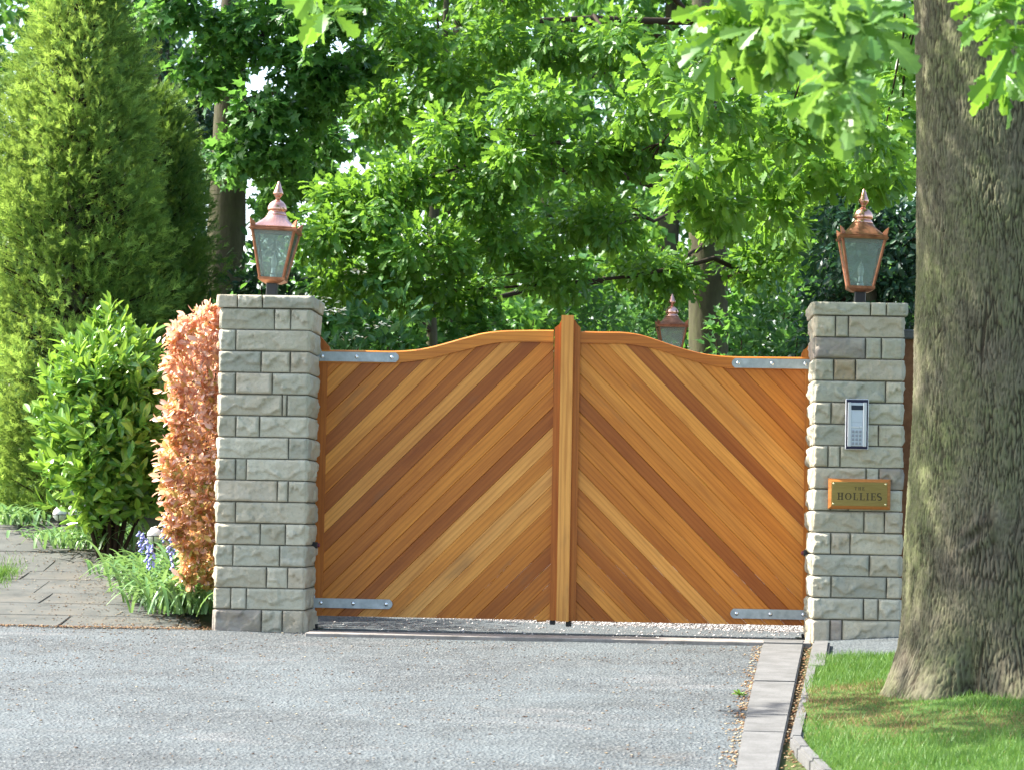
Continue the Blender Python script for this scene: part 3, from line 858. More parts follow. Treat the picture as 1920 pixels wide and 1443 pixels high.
# ================================================================== GATE
GY = 0.50      # front face plane of the gate boards
def gpt(px, py, Y=GY):
    p = at(px, py, Y); return (p.x, p.z)
def tone(t):
    """0 dark red-brown .. 1 pale honey"""
    stops = [(0.0, (0.32, 0.088, 0.013)), (0.35, (0.47, 0.150, 0.020)), (0.6, (0.61, 0.218, 0.029)), (0.8, (0.70, 0.290, 0.050)), (1.0, (0.76, 0.375, 0.100))]
    for (a, ca), (b, cb) in zip(stops, stops[1:]):
        if t <= b:
            f = (t - a) / (b - a); return tuple(x + (y - x) * f for x, y in zip(ca, cb)) + (1,)
    return stops[-1][1] + (1,)
def clip_poly(poly, nx, nz, d):
    """keep nx*x+nz*z <= d"""
    out = []
    for i in range(len(poly)):
        p, q = poly[i], poly[(i + 1) % len(poly)]
        fp, fq = nx * p[0] + nz * p[1] - d, nx * q[0] + nz * q[1] - d
        if fp <= 0: out.append(p)
        if fp * fq < 0:
            t = fp / (fp - fq); out.append((p[0] + t * (q[0] - p[0]), p[1] + t * (q[1] - p[1])))
    return out
def catmull(pts, n=8):
    out = []
    P = [pts[0]] + list(pts) + [pts[-1]]
    for i in range(1, len(P) - 2):
        p0, p1, p2, p3 = [np.array(P[j]) for j in (i - 1, i, i + 1, i + 2)]
        for k in range(n):
            t = k / n
            out.append(tuple(0.5 * ((2 * p1) + (-p0 + p2) * t + (2 * p0 - 5 * p1 + 4 * p2 - p3) * t * t + (-p0 + 3 * p1 - 3 * p2 + p3) * t ** 3)))
    out.append(tuple(pts[-1])); return out
def wood_part(name, poly, y0, y1, parent, t, ang=0.0, bevel=0.0, bevel_sides=None):
    """board of outline poly (x,z), grain along ang; origin at its middle with local x along the grain"""
    cx = sum(p[0] for p in poly) / len(poly); cz = sum(p[1] for p in poly) / len(poly)
    ca, sa = math.cos(ang), math.sin(ang)
    loc = [((x - cx) * ca + (z - cz) * sa, -(x - cx) * sa + (z - cz) * ca) for x, z in poly]
    bm = prism_bm(loc, y0, y1, bevel)
    bmesh.ops.remove_doubles(bm, verts=bm.verts, dist=1e-5)
    o = bm_obj(name, bm, M['wood'], parent, (cx, 0, cz), color=tone(t))
    o.rotation_euler = (0, -ang, 0)
    return o
BT_L = [0.45, 0.75, 0.30, 0.70, 0.10, 0.78, 0.55, 0.18, 0.86, 0.08, 0.62, 0.36, 0.60, 0.45, 0.12, 0.90, 0.70, 0.95, 0.85, 0.50, 0.55, 0.18, 0.42, 0.38, 0.72, 0.6, 0.5]
BT_R_down = [0.74, 0.55, 0.08, 0.58, 0.62, 0.48, 0.90, 0.38, 0.66, 0.28, 0.52, 0.80, 0.25, 0.40, 0.5]
BT_R_up = [0.66, 0.58, 0.78, 0.10, 0.80, 0.82, 0.66, 0.22, 0.62, 0.30, 0.38, 0.45, 0.5]

def gate_leaf(side):
    lab = {'L': "left leaf of varnished timber gate, boards rising towards the middle post", 'R': "right leaf of varnished timber gate, boards falling away from the middle post"}[side]
    hinge = gpt(596, 1150) if side == 'L' else gpt(1518, 1168)
    root = thing("gate_leaf", lab, "gate", (0, 0, 0), group="gate leaves")
    if side == 'L':
        bl = gpt(588, 1152); br = gpt(1037, 1163)
        top_o = catmull([gpt(*p) for p in ((596, 656), (660, 656.5), (742, 658), (800, 652), (868, 634), (908, 624), (945, 620), (990, 619), (1038, 619))])
        top_i = catmull([gpt(*p) for p in ((596, 680), (660, 680.5), (742, 680), (800, 673), (868, 657), (908, 647), (945, 641.5), (990, 641), (1038, 642))])
    else:
        bl = gpt(1062, 1166); br = gpt(1512, 1169)
        top_o = catmull([gpt(*p) for p in ((1080, 621), (1130, 622), (1172, 623), (1210, 630), (1270, 650), (1320, 663), (1372, 668), (1440, 669), (1522, 670))])
        top_i = catmull([gpt(*p) for p in ((1080, 644), (1130, 644), (1175, 645), (1231, 655), (1291, 674), (1345, 687), (1378, 691), (1440, 692), (1522, 693))])
    zb = min(bl[1], br[1]) if False else 0.5 * (bl[1] + br[1])
    x0 = top_i[0][0] if side == 'L' else bl[0]
    x1 = br[0] if side == 'L' else top_i[-1][0]
    x0 = gpt(594, 900)[0] if side == 'L' else gpt(1070, 900)[0]
    x1 = gpt(1034, 900)[0] + 0.022 if side == 'L' else gpt(1516, 900)[0]
    def cut(pl): return [(min(max(x, x0), x1), z) for x, z in pl]
    top_i, top_o = cut(top_i), cut(top_o)
    panel = [(x0, zb), (x1, zb)] + [(x, z + 0.01) for x, z in top_i[::-1]]
    # boards at 45 degrees
    s = math.sqrt(0.5)
    if side == 'L':
        nx, nz = -s, s          # board normal, '/' boards; offset decreases towards lower right
        e0 = gpt(609, 711.8); d0 = nx * e0[0] + nz * e0[1]
        e1 = gpt(609, 1105.0); pitch = (d0 - (nx * e1[0] + nz * e1[1])) / 11.0
        ks = range(0, 26)
        # board k lies between d0-(k-1)p and d0-k p
        rng_ = [(k, d0 - (k - 1) * pitch, d0 - k * pitch) for k in range(-1, 27)]
        tones = lambda k: BT_L[min(max(k, 0), len(BT_L) - 1)]
        ang = math.pi / 4
    else:
        nx, nz = s, s
        e0 = gpt(1083, 660); d0 = nx * e0[0] + nz * e0[1]
        e1 = gpt(1081, 1127); pitch = (d0 - (nx * e1[0] + nz * e1[1])) / 13.0
        rng_ = [(k, d0 - (k - 1) * pitch, d0 - k * pitch) for k in range(-13, 16)]
        def tones(k):
            return BT_R_down[min(k - 1, len(BT_R_down) - 1)] if k >= 1 else BT_R_up[min(-k, len(BT_R_up) - 1)]
        ang = -math.pi / 4
    for k, hi, lo in rng_:
        def strip(g):
            p = clip_poly(panel, nx, nz, hi - g)
            if len(p) < 3: return []
            return clip_poly(p, -nx, -nz, -(lo + g))
        back, front = strip(0.0004), strip(0.0030)
        if len(back) < 3 or len(front) < 3: continue
        def area(p): return 0.5 * abs(sum(p[i][0] * p[(i + 1) % len(p)][1] - p[(i + 1) % len(p)][0] * p[i][1] for i in range(len(p))))
        if area(front) < 2e-4: continue
        cx = sum(p[0] for p in back) / len(back); cz = sum(p[1] for p in back) / len(back)
        ca, sa = math.cos(ang), math.sin(ang)
        lo_ = lambda poly: [((x - cx) * ca + (z - cz) * sa, -(x - cx) * sa + (z - cz) * ca) for x, z in poly]
        bk, fr = lo_(back), lo_(front)
        jit = random.uniform(-0.0008, 0.0008)
        ya, yb, yc = GY + jit, GY + 0.0028, GY + 0.022
        bm = bmesh.new()
        vb = [bm.verts.new((x, yb, z)) for x, z in bk]; vc = [bm.verts.new((x, yc, z)) for x, z in bk]
        bm.faces.new(vc[::-1])
        nb = len(bk)
        for i in range(nb): bm.faces.new((vb[i], vb[(i + 1) % nb], vc[(i + 1) % nb], vc[i]))
        vf = [bm.verts.new((x, ya, z)) for x, z in fr]
        bm.faces.new(vf)
        if len(fr) == nb:
            for i in range(nb): bm.faces.new((vf[i], vf[(i + 1) % nb], vb[(i + 1) % nb], vb[i]))
        else:
            bm.faces.new(vb)
            vm = [bm.verts.new((x, yb - 0.0004, z)) for x, z in fr]
            for i in range(len(fr)): bm.faces.new((vf[i], vf[(i + 1) % len(fr)], vm[(i + 1) % len(fr)], vm[i]))
        bmesh.ops.remove_doubles(bm, verts=bm.verts, dist=1e-6)
        t = tones(k) + random.uniform(-0.04, 0.04)
        o = bm_obj("board", bm, M['wood'], root, (cx, 0, cz), color=tone(min(max(t, 0), 1)))
        o.rotation_euler = (0, -ang, 0)
    # top rail follows the sweep, in two lengths of timber
    n = len(top_o)
    def rail_piece(a, b, t):
        poly = top_i[a:b + 1] + top_o[a:b + 1][::-1]
        return poly, t
    bm = None
    def sweep_rail(a, b, t, name):
        ii, oo = top_i[a:b + 1], top_o[a:b + 1]
        cx = sum(p[0] for p in ii) / len(ii); cz = sum(p[1] for p in ii) / len(ii)
        y0, y1, ch = GY - 0.014, GY + 0.05, 0.008
        bm = bmesh.new()
        def sec(i, o):
            d = np.array(o) - np.array(i); l = np.linalg.norm(d); d = d / l
            q = lambda f: (i[0] + d[0] * f - cx, i[1] + d[1] * f - cz)
            pts = [(q(0), y0), (q(l - ch), y0), (q(l - 0.002), y0 + ch * 0.7), (q(l), y0 + ch * 1.6), (q(l), y1 - 0.01), (q(l - 0.01), y1), (q(0), y1)]
            return [bm.verts.new((p[0][0], p[1], p[0][1])) for p in pts]
        rows = [sec(i, o) for i, o in zip(ii, oo)]
        for r0, r1 in zip(rows, rows[1:]):
            for k in range(7): bm.faces.new((r0[k], r0[(k + 1) % 7], r1[(k + 1) % 7], r1[k]))
        bm.faces.new(rows[0]); bm.faces.new(rows[-1][::-1])
        return bm_obj(name, bm, M['wood'], root, (cx, 0, cz), color=tone(t))
    if side == 'L':
        sweep_rail(0, n - 1, 0.62, "top_rail")
    else:
        sweep_rail(0, n - 1, 0.40, "top_rail")
    # stiles: hinge stile with swept horn, meeting stile with shaped head
    def pz(px, py): return gpt(px, py, GY - 0.02)
    def horn(pts, t, y0, y1, name="stile"):
        return wood_part(name, pts, y0, y1, root, t, math.pi / 2, 0.003)
    if side == 'L':
        a = pz(594, 900)[0]; b = pz(609, 900)[0]
        poly = [(a, zb), (b, zb), (b, pz(0, 657)[1] if False else pz(618, 657)[1])]
        top = [pz(618, 657), pz(617, 650), pz(612, 644), pz(606, 637), pz(601, 631), pz(594, 628)]
        poly = [(a, zb), (b, zb), (b, pz(609, 678)[1])] + [(p[0] - 0.0, p[1]) for p in top]
        horn(poly, 0.30, GY - 0.008, GY + 0.045)
        a = pz(1030.5, 1160)[0]; b = pz(1044, 1160)[0]
        a2 = pz(1033.5, 612)
        poly = [(a, zb), (b, zb), (b, pz(1048, 598)[1]), (b - 0.002, pz(1048, 599)[1]), (b - 0.008, pz(1046, 603)[1]), (b - 0.016, pz(1044, 608)[1]), (b - 0.028, pz(1038, 611)[1]), (a, pz(1034, 614)[1])]
        horn(poly, 0.36, GY - 0.020, GY + 0.045)
        # meeting batten covering the joint
        a, b = gpt(1043, 1160, GY - 0.06)[0], gpt(1066, 1160, GY - 0.06)[0]
        zt = gpt(1060, 591, GY - 0.06)[1]
        poly = [(a, zb - 0.005), (b, zb - 0.005), (b, zt), (a, zt)]
        horn(poly, 0.90, GY - 0.062, GY - 0.021, "meeting_post")
    else:
        a = pz(1066, 1160)[0]; b = pz(1079, 1160)[0]
        poly = [(a, zb), (b, zb), (b, pz(1091, 614)[1]), (b - 0.010, pz(1086, 611)[1]), (b - 0.022, pz(1081, 607)[1]), (b - 0.032, pz(1078, 602)[1]), (a, pz(1072, 598)[1])]
        horn(poly, 0.32, GY - 0.020, GY + 0.045)
        a = pz(1507.5, 900)[0]; b = pz(1517, 900)[0]
        top = [pz(1521, 644), pz(1517, 646), pz(1513, 652), pz(1507, 656), pz(1504, 662), pz(1503, 668)]
        poly = [(a, zb), (b, zb)] + top + [(a, pz(1507, 690)[1])]
        horn(poly, 0.45, GY - 0.008, GY + 0.045)
    # galvanised hinge straps
    spans = {'L': [((590, 748), 670.0), ((588, 736), 1130.5)], 'R': [((1524, 1372), 682.5), ((1520, 1369), 1150.5)]}[side]
    for (xa, xb), yc in spans:
        ys = GY - (0.020 if yc < 900 else 0.012)
        pa, pb = gpt(xa, yc, ys), gpt(xb, yc, ys)
        zc = 0.5 * (pa[1] + pb[1]) + (0.003 if yc < 900 else 0); hh = 0.030
        sg = 1 if pb[0] > pa[0] else -1
        poly = [(pa[0], zc - hh), (pb[0] - sg * 0.02, zc - hh), (pb[0] - sg * 0.004, zc - hh * 0.5), (pb[0], zc), (pb[0] - sg * 0.004, zc + hh * 0.5), (pb[0] - sg * 0.02, zc + hh), (pa[0], zc + hh)]
        st = bm_obj("hinge_strap", prism_bm(poly, ys - 0.004, ys + (0.0055 if yc > 900 else 0.0055), 0.001), M['galv'], root)
        for f in (0.09, 0.50, 0.92):
            x = pa[0] + (pb[0] - pa[0]) * f
            bmb = bmesh.new()
            bmesh.ops.create_uvsphere(bmb, u_segments=12, v_segments=6, radius=0.013)
            bmesh.ops.scale(bmb, vec=(1, 0.5, 1), verts=bmb.verts)
            bm_obj("bolt", bmb, M['bolt'], st, (x, ys - 0.0055, zc), smooth=True)
        # hinge knuckle going into the pillar
        xk = pa[0]
        bmk = lathe_bm([(0.014, -0.05), (0.014, 0.05)], 12)
        bm_obj("hinge_pin", bmk, M['galv'], st, (xk - sg * 0.004, ys + 0.01, zc), smooth=False)
    # drop bolt foot under the meeting stile
    for (px, wv, hv) in ({'L': [(1036, 0.034, 0.028)], 'R': [(1066, 0.036, 0.036)]}[side]):
        c = gpt(px, 1168, GY + 0.0)
        bm_obj("drop_bolt", box_bm(c[0] - wv / 2, c[0] + wv / 2, GY - 0.006, GY + 0.03, zb - hv, zb + 0.004, 0.003), M['black'], root)
    if side == 'L':
        c = gpt(1015, 1164, GY)
        bm_obj("stop_plate", box_bm(c[0] - 0.03, c[0] + 0.03, GY + 0.001, GY + 0.03, zb - 0.010, zb + 0.002, 0.002), M['plaque_wood'], root)
    # back frame (seen from behind)
    for zc in (zb + 0.12, zb + 0.8):
        bm_obj("back_rail", box_bm(x0 + 0.01, x1 - 0.01, GY + 0.0225, GY + 0.044, zc - 0.06, zc + 0.06, 0.003), M['wood'], root, color=tone(0.4))
gate_leaf('L'); gate_leaf('R')

# ground stops / closers lying by the pillars under the gate
def ground_stop(px, py, Y, label):
    p = ground_at(px, py)
    root = thing("gate_stop", label, "gate stop", (p.x, Y, gzf(p.x, Y)), group="gate stops")
    bm_obj("plate", box_bm(-0.07, 0.07, -0.10, 0.12, 0.0, 0.010, 0.003), M['black'], root)
    bm_obj("block", box_bm(-0.035, 0.045, 0.0, 0.07, 0.0105, 0.034, 0.004), M['black'], root)
ground_stop(610, 1170, 0.42, "black metal ground hinge plate at the foot of the left pillar")
ground_stop(1497, 1185, 0.42, "black metal ground hinge plate at the foot of the right pillar")
# photocell buttons on the inner faces of the pillars
for px, py, x, sg, lab in ((586, 1021, XL, 1, "small dark red safety sensor on inner face of left pillar"), (1512, 1036, XR, -1, "small dark red safety sensor on inner face of right pillar")):
    p = at(px, py, 0.40)
    root = thing("gate_sensor", lab, "sensor", (x + sg * 0.012, 0.40, p.z), group="gate safety sensors")
    bm_obj("housing", box_bm(-0.022, 0.022, -0.02, 0.02, -0.02, 0.02, 0.005, 2), M['black'], root)
    e = bm_obj("lens", lathe_bm([(0.013, 0), (0.013, 0.012), (0.009, 0.016)], 14), M['redplastic'], root)
    e.rotation_euler = (0, sg * math.pi / 2, 0); e.location = (sg * 0.020, 0, 0)

# ================================================================== LANTERNS
def lantern(label, loc, tilt=(0, 0), rot=0.0, post_h=0.10, scale=1.0, weathered=False):
    root = thing("lantern", label, "lantern", loc, group="copper lanterns")
    root.rotation_euler = (tilt[1], tilt[0], rot); root.scale = (scale,) * 3
    cop, cold = M['copper'], M['copper_old']
    bm_obj("post", box_bm(-0.035, 0.035, -0.035, 0.035, -0.002, post_h + 0.012, 0.008, 3), M['black'], root)
    z0 = post_h; zb, zt = z0 + 0.03, z0 + 0.325        # glass bottom / top
    wb, wt = 0.074, 0.132                               # half widths
    # base tray
    bm = bmesh.new()
    def ring(h, z): return [bm.verts.new((sx * h, sy * h, z)) for sx, sy in ((-1, -1), (1, -1), (1, 1), (-1, 1))]
    rs = [ring(0.050, z0), ring(0.066, z0 + 0.008), ring(wb + 0.010, z0 + 0.018), ring(wb + 0.012, zb + 0.004), ring(wb - 0.004, zb + 0.006)]
    for a, b in zip(rs, rs[1:]):
        for k in range(4): bm.faces.new((a[k], a[(k + 1) % 4], b[(k + 1) % 4], b[k]))
    bm.faces.new(rs[0][::-1]); bm.faces.new(rs[-1])
    base = bm_obj("base", bm, cold, root)
    # corner bars and the rails between
    def bar(name, p, q, r, parent=root, mt=cold):
        p, q = Vector(p), Vector(q); d = q - p
        b = box_bm(-r, r, -r, r, 0, d.length, r * 0.3)
        o = bm_obj(name, b, mt, parent, p); o.rotation_euler = d.to_track_quat('Z', 'Y').to_euler(); return o
    for sx, sy in ((-1, -1), (1, -1), (1, 1), (-1, 1)):
        bar("corner_bar", (sx * wb, sy * wb, zb), (sx * wt, sy * wt, zt), 0.0075)
    # panes
    for k in range(4):
        bm = bmesh.new(); e = 0.004
        q = [(-wb + e, -wb, zb), (wb - e, -wb, zb), (wt - e, -wt, zt), (-wt + e, -wt, zt)]
        a = [bm.verts.new(v) for v in q]; b = [bm.verts.new((v[0], v[1] + 0.003, v[2])) for v in q]
        bm.faces.new(a); bm.faces.new(b[::-1])
        for i in range(4): bm.faces.new((a[i], b[i], b[(i + 1) % 4], a[(i + 1) % 4]))
        o = bm_obj("pane", bm, M['glass'], root); o.rotation_euler = (0, 0, k * math.pi / 2)
    # rim
    bm = bmesh.new()
    rs = [ring(wt - 0.004, zt - 0.004), ring(wt + 0.016, zt - 0.002), ring(wt + 0.020, zt + 0.010), ring(wt + 0.012, zt + 0.014), ring(wt + 0.014, zt + 0.022), ring(wt + 0.004, zt + 0.026)]
    for a, b in zip(rs, rs[1:]):
        for k in range(4): bm.faces.new((a[k], a[(k + 1) % 4], b[(k + 1) % 4], b[k]))
    bm.faces.new(rs[0][::-1]); bm.faces.new(rs[-1])
    rim = bm_obj("rim", bm, cold, root)
    for sx, sy in ((-1, -1), (1, -1), (1, 1), (-1, 1)):     # little corner ears
        bm = bmesh.new()
        pts = [(-0.020, 0), (0.018, 0), (0.024, 0.030), (0.030, 0.058), (0.006, 0.046), (-0.012, 0.030)]
        a = [bm.verts.new((x, -0.004, z)) for x, z in pts]; b = [bm.verts.new((x, 0.004, z)) for x, z in pts]
        bm.faces.new(a); bm.faces.new(b[::-1])
        for i in range(6): bm.faces.new((a[i], b[i], b[(i + 1) % 6], a[(i + 1) % 6]))
        o = bm_obj("corner_ear", bm, cold, rim, (sx * (wt - 0.004), sy * (wt - 0.004), zt + 0.012)); o.rotation_euler = (0, 0, math.atan2(sy, sx))
    # roof: concave square pyramid blending to round
    bm = bmesh.new(); rings = []
    seg = 32
    prof = [(wt + 0.004, 0.0, 0.0), (0.112, 0.020, 0.15), (0.092, 0.042, 0.45), (0.076, 0.060, 0.8), (0.066, 0.076, 1.0)]
    for h, dz, rd in prof:
        rg = []
        for i in range(seg):
            a = 2 * math.pi * (i + 0.5) / seg
            c, s_ = math.cos(a), math.sin(a); sq = h / max(abs(c), abs(s_))
            r = sq * (1 - rd) + h * rd
            rg.append(bm.verts.new((r * c, r * s_, zt + 0.0265 + dz)))
        rings.append(rg)
    for a, b in zip(rings, rings[1:]):
        for i in range(seg): bm.faces.new((a[i], a[(i + 1) % seg], b[(i + 1) % seg], b[i]))
    bm.faces.new(rings[0][::-1]); bm.faces.new(rings[-1])
    bm_obj("roof", bm, cold if weathered else cop, root, smooth=False)
    zr = zt + 0.1025
    ch = lathe_bm([(0.062, 0), (0.064, 0.006), (0.058, 0.014), (0.056, 0.022), (0.047, 0.026), (0.060, 0.032), (0.062, 0.038), (0.060, 0.056), (0.052, 0.074), (0.038, 0.088), (0.022, 0.097), (0.015, 0.104)], 28, zr)
    bm_obj("chimney", ch, cop, root, smooth=True)
    fi = lathe_bm([(0.015, 0), (0.013, 0.006), (0.020, 0.014), (0.030, 0.028), (0.033, 0.036), (0.030, 0.046), (0.022, 0.066), (0.014, 0.090), (0.008, 0.106), (0.002, 0.116)], 22, zr + 0.105)
    bm_obj("finial", fi, cop, root, smooth=True)
    hd = lathe_bm([(0.020, 0), (0.020, 0.02), (0.014, 0.03), (0.014, 0.062)], 14, zb + 0.006)
    h = bm_obj("bulb_holder", hd, M['alu'], root, smooth=False)
    bb = lathe_bm([(0.010, 0), (0.018, 0.012), (0.0215, 0.030), (0.019, 0.050), (0.011, 0.074), (0.003, 0.094)], 18, zb + 0.068)
    bm_obj("bulb", bb, M['bulb'], root, smooth=True)
    return root
lantern("copper lantern standing on the left stone pillar", (XL - WL / 2 - 0.0, 0.28, CAPZ), (R(2.3), R(-1.0)), R(0), 0.095)
lantern("copper lantern standing on the right stone pillar by the oak trunk", (XR + 0.285, 0.28, CAPZ + 0.009), (R(1.6), 0), R(1), 0.085, weathered=True)
p3 = at(1259, 640, 5.2)
lantern("smaller looking copper lantern rising behind the right gate leaf", (p3.x, 5.2, gzf(p3.x, 5.2)), (0, 0), R(4), (at(1259, 678, 5.2).z - gzf(p3.x, 5.2)) / 0.83, scale=0.83, weathered=True)

# ================================================================== INTERCOM and NAME PLATE
def on_right_pillar(px, py, Y=-0.03):
    return at(px, py, Y)
a, b = on_right_pillar(1586, 747), on_right_pillar(1627, 843)
ic = thing("intercom", "silver door intercom panel with keypad in a dark frame on right pillar", "intercom", ((a.x + b.x) / 2, -0.03, (a.z + b.z) / 2))
w, h = (b.x - a.x) / 2 + 0.002, (a.z - b.z) / 2
bm_obj("back_box", box_bm(-w, w, -0.012, 0.028, -h, h, 0.004), M['alu'], ic)
bm_obj("frame", box_bm(-w + 0.005, w - 0.004, -0.017, -0.0125, -h + 0.005, h - 0.005, 0.002), M['rubber'], ic)
fp = bm_obj("front_panel", box_bm(-w + 0.018, w - 0.018, -0.024, -0.0175, -h + 0.022, h - 0.024, 0.003), M['panel'], ic)
for s in (-1, 1):
    bm_obj("side_strip", box_bm(s * (w - 0.0235) - 0.010, s * (w - 0.0235) + 0.010, -0.029, -0.0245, -h + 0.020, h - 0.022, 0.002), M['alu'], ic)
bm_obj("display", box_bm(-0.036, 0.036, -0.0265, -0.0245, h - 0.068, h - 0.040, 0.001), M['display'], ic)
bm_obj("speaker_panel", box_bm(-0.036, 0.036, -0.026, -0.0245, h - 0.142, h - 0.080, 0.001), M['panel'], ic)
bm_obj("call_button", box_bm(-0.034, 0.012, -0.028, -0.0245, h - 0.178, h - 0.166, 0.001), M['alu'], ic)
bm_obj("call_lamp", box_bm(0.016, 0.034, -0.028, -0.0245, h - 0.178, h - 0.166, 0.001), M['alu'], ic)
for r_ in range(4):
    for c_ in range(3):
        x, z = -0.024 + 0.022 * c_, h - 0.200 - 0.024 * r_
        bm_obj("key", box_bm(x - 0.007, x + 0.007, -0.029, -0.0245, z - 0.008, z + 0.008, 0.001), M['key'], ic)

a, b = on_right_pillar(1553, 896), on_right_pillar(1669, 955)
np_ = thing("name_plate", "brass name plate reading THE HOLLIES on a timber backing on right pillar", "name plate", ((a.x + b.x) / 2, -0.03, (a.z + b.z) / 2))
w, h = (b.x - a.x) / 2, (a.z - b.z) / 2
bm = bmesh.new()
o_ = [bm.verts.new((sx * w, -0.006, sz * h)) for sx, sz in ((-1, -1), (1, -1), (1, 1), (-1, 1))]
bk = [bm.verts.new((sx * w, 0.026, sz * h)) for sx, sz in ((-1, -1), (1, -1), (1, 1), (-1, 1))]
fr = [bm.verts.new((sx * (w - 0.018), -0.020, sz * (h - 0.018))) for sx, sz in ((-1, -1), (1, -1), (1, 1), (-1, 1))]
bm.faces.new(fr); bm.faces.new(bk[::-1])
for k in range(4):
    bm.faces.new((fr[k], fr[(k + 1) % 4], o_[(k + 1) % 4], o_[k])); bm.faces.new((o_[k], o_[(k + 1) % 4], bk[(k + 1) % 4], bk[k]))
bm_obj("backing_board", bm, M['plaque_wood'], np_)
bm_obj("brass_plate", box_bm(-w + 0.020, w - 0.020, -0.0245, -0.0205, -h + 0.020, h - 0.020, 0.0015), M['brass'], np_)
for sx in (-1, 1):
    for sz in (-1, 1):
        bmb = bmesh.new(); bmesh.ops.create_uvsphere(bmb, u_segments=10, v_segments=6, radius=0.0068); bmesh.ops.scale(bmb, vec=(1, 0.6, 1), verts=bmb.verts)
        bm_obj("screw", bmb, M['screw'], np_, (sx * (w - 0.031), -0.0255, sz * (h - 0.031)), smooth=True)
def letter(ch, x, z, H, parent):
    """serif capital drawn as raised strokes; x,z = lower left corner"""
    T, t, sf = H * 0.20, H * 0.085, H * 0.10
    rects, tubes_ = [], []
    def stem(cx, full=True): rects.append((cx - T / 2, 0, cx + T / 2, H)); rects.append((cx - T / 2 - sf, 0, cx + T / 2 + sf, t)); rects.append((cx - T / 2 - sf, H - t, cx + T / 2 + sf, H))
    if ch == 'H': wd = H * 0.86; stem(T * 1.0); stem(wd - T * 1.0); rects.append((T, H * 0.46, wd - T, H * 0.46 + t))
    elif ch == 'L': wd = H * 0.70; stem(T); rects.append((T, 0, wd, t)); rects.append((wd - t, 0, wd, H * 0.3))
    elif ch == 'I': wd = H * 0.44; stem(wd / 2)
    elif ch == 'E': wd = H * 0.72; stem(T); rects += [(T, 0, wd, t), (T, H - t, wd * 0.95, H), (T, H * 0.48, wd * 0.75, H * 0.48 + t), (wd - t, 0, wd, H * 0.28), (wd * 0.95 - t, H * 0.74, wd * 0.95, H), (wd * 0.72, H * 0.4, wd * 0.75 + t * .5, H * 0.63)]
    elif ch == 'T': wd = H * 0.78; stem(wd / 2); rects += [(0, H - t, wd, H), (0, H * 0.74, t, H), (wd - t, H * 0.74, wd, H)]
    elif ch == 'O':
        wd = H * 0.92
        ang = np.linspace(0, 2 * math.pi, 25)
        tubes_.append([(wd / 2 + (wd / 2 - 0.0) * math.cos(a_), H / 2 + H / 2 * math.sin(a_), wd / 2 + (wd / 2 - T) * math.cos(a_), H / 2 + (H / 2 - t) * math.sin(a_)) for a_ in ang])
    elif ch == 'S':
        wd = H * 0.60
        ts = np.linspace(0, 1, 26); pts = []
        for q in ts:
            if q < 0.5: a_ = R(30) + (R(270) - R(30)) * (q / 0.5); cx_, cz_ = wd / 2, H * 0.74; r1, r2 = wd / 2, H * 0.26
            else: a_ = R(90) - (R(90) + R(150)) * ((q - 0.5) / 0.5); cx_, cz_ = wd / 2, H * 0.26; r1, r2 = wd / 2, H * 0.26
            pts.append((cx_ + r1 * 0.86 * math.cos(a_), cz_ + r2 * 0.86 * math.sin(a_)))
        P = np.array(pts); tg = np.gradient(P, axis=0); tg /= np.linalg.norm(tg, axis=1)[:, None]
        nn = np.stack([-tg[:, 1], tg[:, 0]], 1); hw = T * (0.25 + 0.30 * np.sin(np.linspace(0, 1, 26) * math.pi))[:, None]
        A, B = P + nn * hw, P - nn * hw
        tubes_.append([(a_[0], a_[1], b_[0], b_[1]) for a_, b_ in zip(A, B)])
    bm = bmesh.new(); y0, y1 = -0.0262, -0.0246
    for i, (ax, az, bx, bz) in enumerate(rects):
        yy = y0 - 0.00004 * i
        v = [bm.verts.new(p) for p in ((x + ax, yy, z + az), (x + bx, yy, z + az), (x + bx, yy, z + bz), (x + ax, yy, z + bz), (x + ax, y1, z + az), (x + bx, y1, z + az), (x + bx, y1, z + bz), (x + ax, y1, z + bz))]
        for f in ((0, 1, 2, 3), (7, 6, 5, 4), (0, 4, 5, 1), (1, 5, 6, 2), (2, 6, 7, 3), (3, 7, 4, 0)): bm.faces.new([v[k] for k in f])
    for tb in tubes_:
        A = [bm.verts.new((x + q[0], y0, z + q[1])) for q in tb]; B = [bm.verts.new((x + q[2], y0, z + q[3])) for q in tb]
        for i in range(len(tb) - 1): bm.faces.new((A[i], A[i + 1], B[i + 1], B[i]))
    bm_obj("letter", bm, M['engrave'], parent)
    return wd
def word(txt, H, zc, gap):
    ws = {'H': .86, 'L': .70, 'I': .44, 'E': .72, 'T': .78, 'O': .92, 'S': .60}
    tot = sum(ws[c] * H for c in txt) + gap * (len(txt) - 1)
    x = -tot / 2
    for c in txt: x += letter(c, x, zc - H / 2, H, np_) + gap
word("THE", 0.020, h * 0.36, 0.007)
word("HOLLIES", 0.044, -h * 0.16, 0.0085)

# ================================================================== BOUNDARY WALL behind the oak
bw = thing("boundary_wall", "reddish brown rendered boundary wall between right pillar and oak trunk", "wall", (2.12, 0.32, 0))
zt_ = at(1705, 622, 0.36).z
bm_obj("wall_face", box_bm(0.0, 6.0, 0.0, 0.22, -0.3, zt_ - 0.05), M['render'], bw)
for k in range(10):
    bm_obj("coping", box_bm(0.001 + 0.6 * k, 0.594 + 0.6 * k, -0.03, 0.25, zt_ - 0.0495, zt_ + 0.01, 0.008), M['concrete'], bw)

